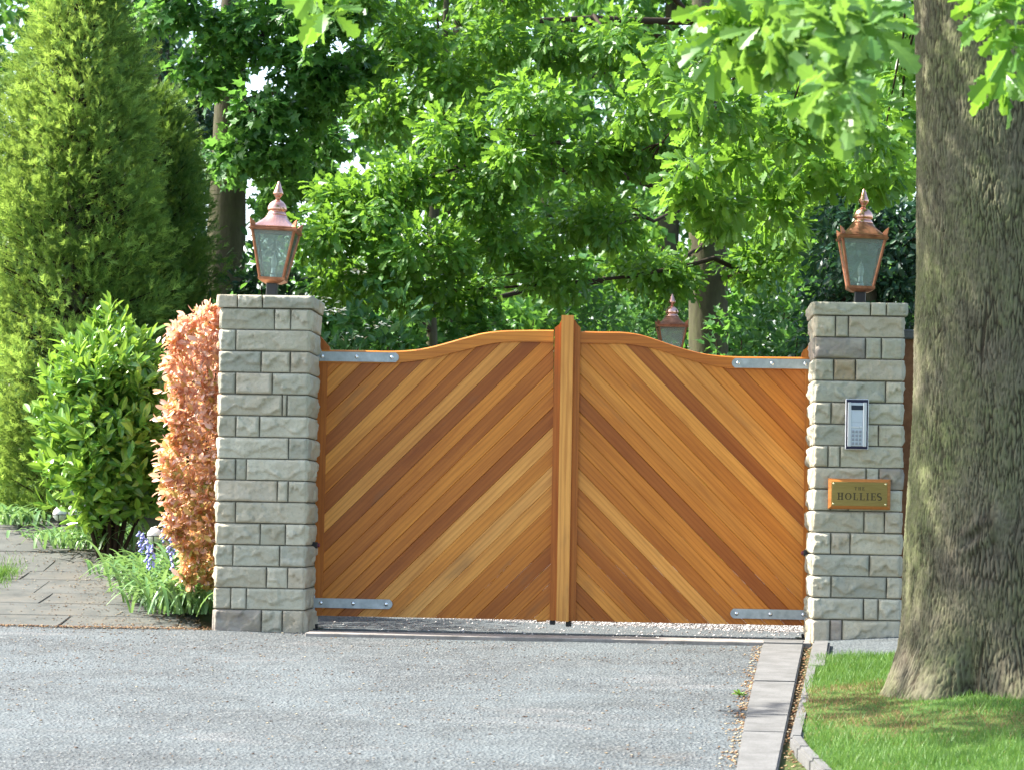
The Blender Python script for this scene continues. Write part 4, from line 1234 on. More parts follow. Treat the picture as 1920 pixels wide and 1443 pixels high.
# ================================================================== TREES
def tree_thing(name, label, base, trunk_pts, trunk_rad, mater, group=None, sides=20):
    root = thing(name, label, "tree", base, group)
    V, Q = tubes([(np.array(trunk_pts) - np.array(base), trunk_rad)], sides)
    P = V.copy()
    V[:, :2] += 0.05 * np.mean(trunk_rad) * np.stack([noise3(P * 9, 1), noise3(P * 9, 2)], 1)
    obj("trunk", mesh_np("trunk", V, quads=Q, smooth=True, tint=np.clip(0.3 + 0.4 * noise3(P * np.array([26, 26, 5]), 3), 0, 0.7)), mater, root)
    return root

def bough_points(c, r, n, seed, gap=-0.15, freq=2.6):
    """cluster centres in an ellipsoid (world), thinned by smooth noise so that holes open"""
    c = np.array(c); r = np.array(r)
    p = RNG.normal(size=(n * 3, 3)); p = unit(p) * (RNG.random((n * 3, 1)) ** 0.45)
    w = p * r + c
    keep = noise3(w * freq, seed) > gap
    return w[keep][:n]
def foliage(pts, centres, per, size, spread, up=0.9, tipdown=0.25):
    """expand cluster points to leaves: pos, dir, normal, size"""
    k = len(pts)
    out = unit(pts - centres + RNG.normal(size=pts.shape) * 0.15)
    o = np.repeat(out, per, 0); p = np.repeat(pts, per, 0)
    rnd = unit(RNG.normal(size=o.shape))
    d = unit(o * 0.55 + rnd * 0.85 - np.array([0, 0, tipdown]))
    nrm = unit(np.array([0, 0, up]) + RNG.normal(size=o.shape) * 0.5 + o * 0.3)
    pos = p + rnd * spread * RNG.random((len(p), 1))
    sz = size * RNG.uniform(0.65, 1.15, len(p))
    base = np.repeat(RNG.random(k), per)
    tint = np.clip(0.55 * base + 0.45 * RNG.random(len(p)), 0, 1)
    return pos, leaf_frames(d, nrm), sz, tint
def crown(root, boughs, tmpl, mater, leaf, per=6, spread=0.10, limb_from=None, limb_r=0.05, density=1.0, gap=-0.15, freq=2.6, individual=0, imat=None, ikey=None, up=0.9, twigs=True):
    """boughs: list of (centre xyz, (rx,ry,rz), n clusters)"""
    base = np.array(root.location)
    P, C = [], []
    limbs = []; twig_l = []
    for i, (c, r, n) in enumerate(boughs):
        pts = bough_points(c, r, int(n * density), i * 1.7 + base[0], gap, freq)
        if len(pts) == 0: continue
        P.append(pts); C.append(np.repeat(np.array([c]), len(pts), 0))
        if limb_from is not None and (i % 3 == 0 or len(boughs) < 12):
            s = np.array(limb_from(c)); e = np.array(c)
            tt = np.linspace(0, 1, 9)[:, None]
            sag = np.array([RNG.normal() * 0.14, RNG.normal() * 0.14, 0.05 + RNG.normal() * 0.07]) * np.linalg.norm(e - s)
            path = s + (e - s) * tt + sag * (4 * tt * (1 - tt)) + 0.02 * np.linalg.norm(e - s) * RNG.normal(size=(9, 3)) * tt * (1 - tt) * 4
            limbs.append((path - base, np.linspace(limb_r, limb_r * 0.22, 9)))
            for t_ in pts[RNG.permutation(len(pts))[:int(10 * min(1, n / 40))]]:
                s2 = path[RNG.integers(6, 9)]
                if np.linalg.norm(t_ - s2) > 0.9: continue
                q = np.linspace(0, 1, 5)[:, None]
                pp = s2 + (t_ - s2) * q + np.array([0, 0, 0.10]) * np.linalg.norm(t_ - s2) * 4 * q * (1 - q)
                twig_l.append((pp - base, np.linspace(limb_r * 0.25, limb_r * 0.06 + 0.0015, 5)))
    P = np.concatenate(P); C = np.concatenate(C)
    pos, fr, sz, tint = foliage(P, C, per, leaf, spread, up)
    if individual:
        dist = np.linalg.norm(pos - np.array(CAM_POS), axis=1)
        idx = np.argsort(dist)[:individual]
        rest = np.ones(len(pos), bool); rest[idx] = False
    else: rest = np.ones(len(pos), bool)
    cr = None
    if rest.sum() > 0:
        cr = obj("crown", leaves_mesh("crown", tmpl, pos[rest] - base, fr[rest], sz[rest], tint[rest]), mater, root)
    for lb in limbs:
        V, Q = tubes([lb], 8)
        obj("branch", mesh_np("branch", V, quads=Q, smooth=True), M['twig'], root)
    if twig_l:
        V, Q = tubes(twig_l, 5)
        obj("twigs", mesh_np("twigs", V, quads=Q, smooth=True), M['twig'], root)["kind"] = "stuff"
    if individual:
        single_leaves(tmpl, ikey, imat, cr if cr is not None else root, pos[idx], fr[idx], sz[idx])
    return root

def W(px, py, Y):
    p = at(px, py, Y); return (p.x, p.y, p.z)
def mpp(Y): return (Y - CAM_POS.y) / F_PX       # metres per photo pixel at depth Y

# ---- the big oak at the right edge
def big_oak():
    YT = -3.9
    k = mpp(YT)
    left = [(1320, 1640), (1290, 1656), (1255, 1668), (1210, 1680), (1150, 1688), (1060, 1694), (960, 1700), (850, 1705), (700, 1712), (560, 1715), (300, 1717), (0, 1713), (-200, 1708)]
    cxp = 1908.0
    zs, rs, cx = [], [], []
    for py, lx in left:
        c = at(cxp + (1000 - py) * 0.012, py, YT); l = at(lx, py, YT)
        zs.append(c.z); cx.append(c.x); rs.append(c.x - l.x)
    zs = np.array(zs); rs = np.array(rs); cx = np.array(cx)
    zs = np.concatenate([[zs[0] - 0.12], zs, [zs[-1] + 1.5, zs[-1] + 4]]); rs = np.concatenate([[rs[0] * 1.10], rs, [rs[-1] * 0.9, rs[-1] * 0.55]]); cx = np.concatenate([[cx[0]], cx, [cx[-1] + 0.05, cx[-1] + 0.2]])
    base = (float(cx[0]), YT, float(zs[1]))
    root = thing("oak_tree", "massive mossy oak trunk with leafy branches at right edge of the grass", "tree", base)
    na = 760
    z = np.concatenate([np.linspace(zs[0], zs[-3], 400), np.linspace(zs[-3] + 0.1, zs[-1], 16)])
    r = np.interp(z, zs, rs); xc = np.interp(z, zs, cx)
    fa = np.linspace(math.pi * 0.95, math.pi * 1.80, 340); ba = np.linspace(math.pi * 1.80, math.pi * 2.95, 62)[1:-1]      # fine towards the drive, coarser at the back
    angs = np.concatenate([fa, ba]); na = len(angs)
    A, Z = np.meshgrid(angs, z)
    Rr = np.repeat(r[:, None], na, 1)
    # buttress roots near the ground
    low = np.clip((zs[1] + 0.75 - Z) / 0.75, 0, 1)
    Rr = Rr * (1 + low ** 2 * 0.10 * np.cos(5 * A + 0.6) + low ** 2 * 0.05 * np.cos(9 * A + 2.0)) * (1 + 0.015 * np.sin(3 * A + Z * 0.8))
    # furrowed bark: ridges running up the trunk, broken into plates
    def hash2(i, j): return np.modf(np.abs(np.sin(i * 127.1 + j * 311.7) * 43758.5453))[0]
    def cells(u, v):
        iu, iv = np.floor(u), np.floor(v)
        d1 = np.full(u.shape, 9.0); d2 = np.full(u.shape, 9.0)
        for du in (-1, 0, 1):
            for dv in (-1, 0, 1):
                cu, cv = iu + du, iv + dv
                fx, fy = cu + hash2(np.mod(cu, NU), cv), cv + hash2(np.mod(cu, NU) + 17.0, cv + 5.0)
                d = np.hypot(u - fx, v - fy)
                d2 = np.where(d < d1, d1, np.minimum(d2, d)); d1 = np.minimum(d1, d)
        return d2 - d1
    NU = 185.0
    wob = 0.35 * np.sin(Z * 7 + 3 * np.sin(A * 4)) + 0.25 * np.sin(Z * 17 + A * 9)
    e = cells(A / (2 * math.pi) * NU + wob * 1.3, Z * 9.5 + 0.8 * np.sin(A * 23) + 0.4 * np.sin(A * 61))
    NU = 340.0
    e2 = cells(A / (2 * math.pi) * NU + wob * 2, Z * 22.0)
    q_ = np.stack([np.cos(A).ravel() * 9, np.sin(A).ravel() * 9, Z.ravel() * 5], 1)
    vary = noise3(q_, 6).reshape(A.shape)
    furrow = (1 - np.clip(e / (0.20 + 0.10 * vary), 0, 1)) * np.clip(0.75 + 0.6 * vary, 0.15, 1.1)
    fine = (1 - np.clip(e2 / 0.22, 0, 1)) * np.clip(0.6 - 0.5 * vary, 0.1, 1)
    lump = noise3(np.stack([np.cos(A).ravel() * 3, np.sin(A).ravel() * 3, Z.ravel() * 3], 1), 2).reshape(A.shape)
    rough_ = noise3(q_ * np.array([9, 9, 7]), 4).reshape(A.shape) + 0.7 * noise3(q_ * np.array([17, 17, 15]), 8).reshape(A.shape)
    Rr = Rr - furrow * 0.0105 - fine * 0.0045 + lump * 0.007 + rough_ * 0.0018 + RNG.normal(size=Rr.shape) * 0.0012
    # healed scar
    sc_ = at(1812, 1005, YT)
    ang_s = -math.pi / 2 - 0.50
    du = (np.mod(A - ang_s + math.pi, 2 * math.pi) - math.pi) * r[:, None]
    dz = Z - sc_.z
    rot = (du * 0.8 + dz * 0.6, -du * 0.6 + dz * 0.8)
    q = np.hypot(rot[0] / 0.12, rot[1] / 0.05)
    Rr = Rr + 0.018 * np.exp(-(q - 0.8) ** 2 * 3) - 0.010 * np.exp(-q ** 2 * 3)
    # cleft between two roots
    ang_c = -math.pi / 2 - 0.52
    duc = (np.mod(A - ang_c + math.pi, 2 * math.pi) - math.pi) * r[:, None]
    Rr = Rr - 0.07 * np.exp(-(duc / 0.035) ** 2) * np.clip((zs[1] + 0.33 - Z) / 0.3, 0, 1)
    V = np.stack([xc[:, None] + Rr * np.cos(A) - base[0], Rr * np.sin(A), Z - base[2]], 2).reshape(-1, 3)
    nz_ = len(z)
    i = np.arange(nz_ - 1)[:, None] * na; j = np.arange(na)[None, :]
    Qd = np.stack([i + j, i + (j + 1) % na, i + na + (j + 1) % na, i + na + j], 2).reshape(-1, 4)
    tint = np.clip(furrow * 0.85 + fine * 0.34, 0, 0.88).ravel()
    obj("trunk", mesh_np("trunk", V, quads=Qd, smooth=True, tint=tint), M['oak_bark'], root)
    top = np.array([cx[-1], YT, zs[-1]])
    def lf(c):
        c = np.array(c); t = np.clip(0.5 + 0.0 * c[2], 0, 1)
        return np.array([np.interp(zs[-3] + 1.2, zs, cx), YT, zs[-3] + 1.2])
    near = []
    for px, py, Y, rx, ry, n in ((1400, 25, -8.4, 75, 45, 12), (1480, 70, -8.6, 85, 50, 15), (1560, 30, -8.8, 80, 45, 14), (1595, 80, -9.0, 60, 50, 10), (1580, 150, -9.2, 50, 40, 8), (1350, 80, -8.2, 40, 30, 5),
                             (1880, 30, -8.0, 45, 40, 7), (1900, 100, -8.2, 35, 35, 6), (1835, 15, -7.8, 25, 25, 3), (1440, -60, -8.4, 140, 50, 10), (1900, -60, -8.0, 90, 60, 6),
                             (610, 10, -7.6, 35, 40, 3), (595, -40, -7.6, 60, 40, 3)):
        m_ = mpp(Y); near.append((W(px, py, Y), (rx * m_, 0.35, ry * m_), n))
    crown(root, near, OAK_T, M['oak'], 0.125, per=7, spread=0.06, limb_from=None, limb_r=0.035, gap=-2, individual=300, imat=M['oak_one'], ikey='oak', up=0.5)
    midb = []
    for px, py, Y, rx, ry, n in ((1300, 350, 0.5, 55, 45, 16), (1370, 395, 0.7, 65, 40, 18), (1290, 310, 0.2, 45, 30, 8), (1450, 340, 0.8, 70, 55, 20), (1530, 290, 0.6, 70, 55, 20), (1600, 330, 0.9, 70, 50, 18), (1680, 320, 1.0, 50, 45, 12), (1470, 410, 1.2, 60, 30, 12), (1660, 240, 0.4, 60, 60, 18), (1390, 260, 0.0, 70, 60, 20),
                             (1480, 220, -0.5, 80, 50, 20), (1330, 200, -1.0, 70, 50, 18), (1600, 215, -0.3, 70, 40, 16), (1250, 130, -0.6, 70, 50, 16), (1700, 130, 0.5, 60, 80, 18), (1690, 50, 0.6, 60, 60, 12)):
        m_ = mpp(Y); midb.append((W(px, py, Y), (rx * m_, 0.45, ry * m_), int(n * 1.3)))
    upper = []  # unseen oak boughs above the view, added to keep sun off the trunk
    for i_ in range(40):
        upper.append(((RNG.uniform(-2.8, 0.8), RNG.uniform(-5.6, -2.6), RNG.uniform(4.5, 6.8)), (0.75, 0.6, 0.4), 26))
    P = [bough_points(c, r_, n, ii, -0.5) for ii, (c, r_, n) in enumerate(upper)]
    Cc = [np.repeat(np.array([c]), len(p), 0) for (c, r_, n), p in zip(upper, P)]
    pos, fr, sz, tint = foliage(np.concatenate(P), np.concatenate(Cc), 7, 0.13, 0.12, 0.7)
    obj("upper_shade_foliage", leaves_mesh("upper_shade_foliage", FAR_T, pos - np.array(root.location), fr, sz, tint), M['oak'], root)
    base_ = np.array(root.location)
    P = [bough_points(c, r_, n, ii, -0.4) for ii, (c, r_, n) in enumerate(midb)]
    Cc = [np.repeat(np.array([c]), len(p), 0) for (c, r_, n), p in zip(midb, P)]
    pos, fr, sz, tint = foliage(np.concatenate(P), np.concatenate(Cc), 10, 0.115, 0.11, 0.7)
    obj("hanging_foliage", leaves_mesh("hanging_foliage", OAK_T, pos - base_, fr, sz, tint), M['oak'], root)
    limbs = []
    for (c, r_, n) in midb[::2]:
        s = lf(c); e_ = np.array(c); tt = np.linspace(0, 1, 9)[:, None]
        path = s + (e_ - s) * tt + np.array([0, 0, 0.12]) * np.linalg.norm(e_ - s) * 4 * tt * (1 - tt) + 0.03 * RNG.normal(size=(9, 3))
        limbs.append((path - base_, np.linspace(0.022, 0.005, 9)))
    for lb in limbs:
        V, Q = tubes([lb], 8)
        obj("branch", mesh_np("branch", V, quads=Q, smooth=True), M['twig'], root)
big_oak()

# ---- oak behind the gate
def oak_behind():
    Y = 9.0; k = mpp(Y)
    c = [at(1328, 650, Y), at(1328, 430, Y), at(1322, 200, Y), at(1320, 0, Y), at(1320, -250, Y)]
    g = gzf(c[0].x, Y); base = (c[0].x, Y, g)
    pts = [(c[0].x, Y, g - 0.1), (c[0].x, Y, g + 0.5)] + [(p.x, Y, p.z) for p in c]
    rad = [37 * k * 1.5, 37 * k * 1.15, 37 * k, 36 * k, 32 * k, 25 * k, 15 * k]
    root = tree_thing("oak_tree", "oak with bright spreading foliage whose trunk stands behind right gate leaf", base, pts, rad, M['bark'])
    B = []
    L_ = [(700, 395, 5, 75, 55), (610, 440, 5, 60, 45), (640, 370, 5.4, 50, 40), (800, 470, 5, 80, 55), (760, 335, 5.2, 70, 45), (900, 360, 5.5, 80, 55), (860, 255, 5.5, 70, 45), (975, 300, 5, 75, 50), (1000, 190, 5, 75, 45), (1100, 290, 5.5, 80, 55),
          (1180, 205, 5, 75, 50), (1080, 400, 6, 75, 50), (1160, 420, 6, 70, 45), (960, 450, 5.6, 75, 45), (1040, 520, 6, 70, 40), (860, 545, 5.5, 75, 40), (735, 520, 5.3, 70, 45), (640, 520, 5.6, 60, 50), (1240, 270, 5.2, 60, 50), (1290, 190, 6, 70, 50),
          (830, 150, 6.2, 75, 50), (930, 80, 6, 80, 50), (720, 210, 6.4, 60, 45), (770, 70, 6.4, 75, 50), (1060, 90, 5.8, 75, 50), (1170, 90, 5.5, 80, 50), (1420, 300, 7, 80, 60), (1490, 420, 7.4, 80, 60), (1430, 500, 8, 80, 50), (1560, 330, 7, 70, 60), (1260, 520, 7.4, 50, 50), (1200, 500, 7, 60, 45), (1350, 60, 6.4, 90, 60), (1500, 130, 7, 90, 60), (1620, 160, 7, 80, 70),
          (690, -60, 6, 90, 60), (900, -70, 6, 100, 50), (1100, -70, 6, 100, 50), (1300, -80, 6.4, 100, 50), (960, -10, 7, 90, 40), (680, 10, 6.8, 60, 45)]
    for px, py, Yb, rx, ry in L_:
        m_ = mpp(Yb); B.append((W(px, py, Yb), (rx * m_, 0.55, ry * m_ * 0.9), 66))
    def lf(c):
        z = min(max(c[2] + 0.4, base[2] + 2.2), base[2] + 5.2)
        return (base[0], Y, z)
    crown(root, B, OAKM_T, M['oak'], 0.102, per=9, spread=0.14, limb_from=lf, limb_r=0.036, gap=-0.25, freq=2.4, up=0.75)
oak_behind()

# ---- sycamore on the left behind
def sycamore():
    Y = 8.0; k = mpp(Y)
    c = [at(420, 560, Y), at(425, 430, Y), at(428, 330, Y), at(432, 150, Y), at(440, -100, Y)]
    g = gzf(c[0].x, Y); base = (c[0].x, Y, g)
    pts = [(c[0].x - 0.05, Y, g - 0.1), (c[0].x, Y, g + 0.5)] + [(p.x, Y, p.z) for p in c]
    rad = [44 * k * 1.4, 44 * k, 38 * k, 37 * k, 33 * k, 28 * k, 18 * k]
    root = tree_thing("sycamore_tree", "dark leaved sycamore with thick grey trunk behind left lantern", base, pts, rad, M['bark'])
    B = []
    for px, py, Yb, rx, ry in ((480, 60, 7, 80, 55), (390, 140, 7.2, 70, 50), (560, 130, 6.8, 70, 55), (470, 210, 6.8, 80, 50), (600, 30, 6.6, 70, 45), (340, 30, 7.2, 80, 45), (640, 160, 7.2, 60, 50), (430, 295, 7.0, 60, 45), (520, 290, 7.2, 50, 40), (620, 270, 8.5, 60, 40), (530, 20, 7.4, 80, 40), (420, 60, 7.4, 70, 50), (690, 120, 7.6, 60, 55), (500, -70, 7, 120, 50), (350, -60, 7, 100, 50), (640, -60, 7, 80, 50), (560, 210, 7.6, 50, 30), (545, 345, 9.0, 45, 30), (590, 330, 9.5, 40, 40), (520, 400, 9.5, 45, 45)):
        m_ = mpp(Yb); B.append((W(px, py, Yb), (rx * m_, 0.55, ry * m_ * 0.9), 58))
    def lf(c): return (base[0], Y, min(max(c[2] + 0.2, base[2] + 2.6), base[2] + 4.6))
    crown(root, B, SYC_T, M['syc'], 0.106, per=6, spread=0.14, limb_from=lf, limb_r=0.03, gap=-0.3, freq=2.2, up=0.8)
    # low sprig by the pillar
sycamore()

# ---- slim pale trunk seen above the gate
def slim_tree():
    Y = 11.0; k = mpp(Y)
    c = [at(810, 650, Y), at(806, 560, Y), at(812, 420, Y), at(830, 200, Y), at(840, -100, Y)]
    g = gzf(c[0].x, Y); base = (c[0].x, Y, g)
    pts = [(c[0].x, Y, g - 0.1)] + [(p.x, Y, p.z) for p in c]
    root = tree_thing("young_tree", "slim pale trunk standing among shrubs behind left gate leaf", base, pts, [0.07, 0.058, 0.054, 0.05, 0.04, 0.02], M['bark'], sides=12)
    B = []
    for px, py, Yb, rx, ry in ((780, 560, 10.5, 70, 40), (870, 420, 11, 80, 60), (760, 250, 11, 90, 70), (880, 150, 11, 90, 70), (820, 30, 11, 110, 60), (720, 450, 11.5, 80, 60)):
        m_ = mpp(Yb); B.append((W(px, py, Yb), (rx * m_, 0.5, ry * m_), 34))
    crown(root, B, SYC_T, M['far'], 0.12, per=6, spread=0.14, limb_from=lambda c: (base[0], Y, max(c[2] - 0.3, base[2] + 1.5)), limb_r=0.03, gap=-0.2)
slim_tree()

# ---- dark evergreen between conifer and sycamore, and dark yew behind the right lantern
def dark_tree(name, label, Y, trunk_px, boughs, n, leaf=0.11, tm=None, mt=None, per=7):
    c0 = at(trunk_px, 600, Y); g = gzf(c0.x, Y); base = (c0.x, Y, g)
    zt = max(at(px, py, Y).z for px, py, *_ in boughs)
    root = tree_thing(name, label, base, [(c0.x, Y, g - 0.1), (c0.x, Y, g + 1), (c0.x + 0.05, Y, (g + zt) / 2), (c0.x, Y, zt)], [0.2, 0.16, 0.12, 0.04], M['bark'], sides=12)
    B = []
    for px, py, rx, ry, dy in boughs:
        m_ = mpp(Y + dy); B.append((W(px, py, Y + dy), (rx * m_, 0.6, ry * m_), n))
    crown(root, B, tm or OVAL_T, mt or M['dark'], leaf, per=per, spread=0.16, limb_from=lambda c: (base[0], Y, max(c[2] - 0.2, base[2] + 1.0)), limb_r=0.03, gap=-0.35)
dark_tree("evergreen_tree", "dark bluish evergreen rising behind the golden conifer", 9.5, 290,
          [(270, 40, 80, 70, 0), (310, 150, 80, 80, 0), (320, 270, 70, 80, 0), (350, 380, 60, 80, 0.3), (340, 480, 70, 70, 0.3), (230, -60, 100, 60, 0), (380, 210, 40, 60, 0.5), (250, 180, 60, 90, 0.6), (390, 560, 60, 60, 0.5), (300, 560, 80, 80, 0.5)], 60)
dark_tree("yew_tree", "very dark yew behind the right pillar and lantern", 5.0, 1620,
          [(1600, 480, 75, 70, 0), (1560, 560, 60, 60, 0.4), (1660, 560, 70, 70, 0.2), (1640, 420, 70, 60, 0.3), (1700, 480, 60, 80, 0.2), (1580, 400, 50, 50, 0.5), (1690, 620, 70, 70, 0.3), (1560, 650, 60, 70, 0.3), (1760, 400, 80, 80, 0.4)], 90, 0.085)

# ---- far trees closing the view
FAR = [(-60, 26, 1.0), (160, 34, 1.1), (840, 30, 1.0), (1010, 36, 1.1), (1240, 28, 1.0), (1480, 34, 1.1), (1740, 27, 1.0), (1980, 33, 1.1), (1130, 54, 1.2), (1640, 50, 1.2), (250, 55, 1.2)]
FAR_LABEL = ["far pale green tree at the top left corner behind the conifer", "far tree standing between conifer and sycamore", "far tree behind the slim pale trunk", "far tree behind the gate's middle post",
             "far tree behind the third lantern", "far tree behind the shrubs left of right pillar", "far tree behind the yew", "far tree hidden mostly by the oak trunk", "distant tree in the gap above the gate's right leaf", "distant tree high behind the right lantern", "distant tree behind the dark evergreen"]
def far_trees():
    for (px, Y, s), lab in zip(FAR, FAR_LABEL):
        c = at(px, 800, Y); g = gzf(c.x, Y); base = (c.x, Y, g)
        H = 11.5 * s if Y < 45 else 15
        root = tree_thing("background_tree", lab, base, [(c.x, Y, g - 0.2), (c.x, Y, g + 2), (c.x + 0.1, Y, g + H * 0.55), (c.x, Y, g + H * 0.9)], [0.3, 0.22, 0.15, 0.04], M['bark'], group="background trees", sides=10)
        B = []
        nb = 40
        for i in range(nb):
            f = (i + 0.5) / nb
            z = g + 0.6 + (H - 0.8) * f
            rr = 2.6 * s * math.sqrt(max(0.1, 1 - (abs(f - 0.45) / 0.60) ** 2))
            a = i * 2.4
            q = rr * random.uniform(0.25, 0.8)
            B.append(((c.x + q * math.cos(a), Y + q * math.sin(a), z), (1.0, 1.0, 0.7), 36))
        crown(root, B, FAR2_T, M['far'], 0.22, per=6, spread=0.24, limb_from=None, gap=-0.15, freq=1.6)
far_trees()

# ---- shrubs behind the gate
def shrub(label, px, Y, top_py, half_px, tm, mt, leaf, n=150, per=6, flowers=0, cat="shrub", name="shrub", group=None):
    c = at(px, 700, Y); g = gzf(c.x, Y); base = (c.x, Y, g)
    zt = at(px, top_py, Y).z; hw = half_px * mpp(Y)
    root = thing(name, label, cat, base, group)
    stems = []
    for i in range(7):
        a = i * 0.9; e = np.array([math.cos(a) * hw * 0.5, math.sin(a) * hw * 0.5, (zt - g) * random.uniform(0.6, 0.85)])
        stems.append((np.array([(0, 0, -0.05), e * np.array([0.3, 0.3, 0.4]), e]), np.array([0.03, 0.02, 0.006])))
    V, Q = tubes(stems, 6); obj("stems", mesh_np("stems", V, quads=Q, smooth=True), M['twig'], root)
    zc = (zt + g) / 2 + 0.1
    P = [bough_points((c.x, Y, zc), (hw, hw * 0.8, (zt - g) / 2 + 0.05), n, px * 0.1, -0.55)]
    Cc = [np.repeat(np.array([[c.x, Y, zc]]), len(P[0]), 0)]
    pos, fr, sz, tint = foliage(np.concatenate(P), np.concatenate(Cc), per, leaf, 0.13, 0.7)
    obj("foliage", leaves_mesh("foliage", tm, pos - np.array(base), fr, sz, tint), mt, root)
    for i in range(flowers):
        d = unit(RNG.normal(size=3) + np.array([0, -1.2, 0.5]))
        p = np.array((0, 0, zc - g)) + d * np.array([hw, hw * 0.8, (zt - g) / 2]) * 1.12
        k = 14; q = RNG.normal(size=(k, 3)) * np.array([0.05, 0.05, 0.014]) + p
        fr_ = leaf_frames(unit(RNG.normal(size=(k, 3)) * np.array([1, 1, 0.2])), np.repeat(np.array([[0, -0.4, 1.0]]), k, 0))
        obj("flower_head", leaves_mesh("flower_head", SMALL_T, q, fr_, np.full(k, 0.045), np.full(k, 0.5)), M['cream'], root)["kind"] = "stuff"
    return root
shrub("elder shrub with flat cream flower heads behind left end of the gate", 690, 4.5, 560, 130, OVAL_T, M['shrub'], 0.10, 330, 7, 16)
shrub("leafy green shrub behind left leaf near the slim trunk", 880, 5.5, 570, 110, SYC_T, M['far'], 0.10, 260)
shrub("dense bluish green shrub behind the middle post", 1090, 6.5, 560, 120, OVAL_T, M['shrub'], 0.085, 330, 7)
shrub("glossy shrub beside the third lantern behind right leaf", 1210, 7.5, 520, 90, OVAL_T, M['shrub'], 0.085, 300, 7)
shrub("dark leafy climber shrub round the oak trunk behind right leaf", 1370, 8.2, 540, 60, SYC_T, M['syc'], 0.10, 140)
shrub("mixed green shrub left of the right pillar", 1450, 6.0, 540, 90, OVAL_T, M['shrub'], 0.09, 320, 7)
shrub("feathery pale green shrub touching the left pillar top", 420, 3.5, 500, 60, OVAL_T, M['far'], 0.08, 110)
shrub("dark shadowed laurel behind the left lantern", 500, 6.0, 470, 80, OVAL_T, M['dark'], 0.10, 250, 7)
shrub("low shaded shrub between hedge and sycamore trunk", 380, 5.5, 590, 70, OVAL_T, M['dark'], 0.09, 180)

for px_, lab_ in ((560, "far shrub seen between left lantern and oak foliage"), (760, "far shrub behind the elder"), (960, "far shrub behind left leaf by the middle post"), (1150, "far shrub right of the middle post"), (1340, "far shrub behind the oak trunk"), (1520, "far shrub beside the right pillar"), (380, "far shrub behind the sycamore trunk"), (1700, "far shrub behind the yew by the wall")):
    shrub(lab_, px_, 15.0, 470, 130, FAR2_T, M['far'], 0.15, 440, 6, name="far_shrub", group="far shrubs")
# ---- golden conifers on the left
def conifer(label, Y, axis_px, profile, mt, tufts, seed, yscale=1.0, base_py=975, lean=0.0):
    """profile: list of (py, half width px) ; axis at axis_px"""
    rng = np.random.default_rng(seed)
    c = at(axis_px, base_py, Y); g = gzf(c.x, Y); base = (c.x, Y, g)
    k = mpp(Y)
    zs = np.array([at(axis_px, py, Y).z for py, _ in profile]); hw = np.array([h * k for _, h in profile])
    o = np.argsort(zs); zs, hw = zs[o], hw[o]
    zs[0] = min(zs[0], g + 0.05)
    root = thing("conifer", label, "conifer", base, group="conifers")
    V, Q = tubes([(np.array([(0, 0, -0.1), (0, 0, (zs[-1] - g) * 0.5), (0, 0, zs[-1] - g - 0.1)]), np.array([0.11, 0.08, 0.01]))], 10)
    obj("trunk", mesh_np("trunk", V, quads=Q, smooth=True, tint=np.zeros(len(V))), M['bark'], root)
    # dark inner body of dead twigs: short twigs reaching out
    POS, DIR, NRM, SZ, TI = [], [], [], [], []
    limbs = []
    wts = hw / hw.sum()
    for t in range(tufts):
        z = rng.uniform(zs[0], zs[-1]); rr = np.interp(z, zs, hw)
        if rng.random() > rr / hw.max() + 0.12: continue
        a = rng.uniform(0, 2 * math.pi)
        lum = 1 + 0.13 * math.sin(3 * a + z * 2.2 + seed) + 0.10 * math.sin(5 * a - z * 4.3)
        rad = rr * lum * rng.uniform(0.70, 1.0)
        out = np.array([math.cos(a), math.sin(a) * yscale, 0])
        p = np.array([c.x, Y, z]) + out * rad
        ax = unit(out * 0.75 + np.array([0, 0, 0.75]) + rng.normal(size=3) * 0.18)
        m = 22
        tl = rng.uniform(0.16, 0.30)
        s = rng.random(m)
        side = rng.normal(size=(m, 3)) * 0.055 * (1.2 - 0.6 * s[:, None])
        pos = p + ax * (s[:, None] - 0.5) * tl + side
        d = unit(ax * 0.9 + unit(side) * 0.65 + rng.normal(size=(m, 3)) * 0.25)
        POS.append(pos); DIR.append(d); NRM.append(unit(rng.normal(size=(m, 3)) + out))
        SZ.append(rng.uniform(0.06, 0.12, m)); TI.append(np.clip(0.25 + 0.45 * s + 0.25 * rng.normal() + 0.15 * rng.normal(size=m), 0, 1))
        q0 = np.array([0, 0, z - g - 0.2]); q1 = p - np.array(base)
        if t % 2 == 0: limbs.append((np.array([q0, (q0 + q1) / 2 - np.array([0, 0, 0.03]), q1]), np.array([0.012, 0.008, 0.003])))
    POS, DIR, NRM, SZ, TI = [np.concatenate(x) for x in (POS, DIR, NRM, SZ, TI)]
    obj("crown", leaves_mesh("crown", SPRAY_T, POS - np.array(base), leaf_frames(DIR, NRM), SZ, TI), mt, root)
    V, Q = tubes(limbs, 4); obj("twigs", mesh_np("twigs", V, quads=Q), M['twig'], root)["kind"] = "stuff"
conifer("tall golden tipped conifer at the left edge behind the path", 4.6, 128, [(-90, 12), (0, 66), (100, 100), (200, 130), (330, 152), (500, 165), (700, 165), (850, 150), (940, 125), (975, 105)], M['conifer'], 1750, 3)
conifer("shorter darker green conifer tucked between tall conifer and sycamore trunk", 5.6, 270, [(175, 10), (250, 55), (330, 85), (450, 112), (560, 112), (700, 105), (850, 95), (960, 85)], M['conifer2'], 1100, 9)

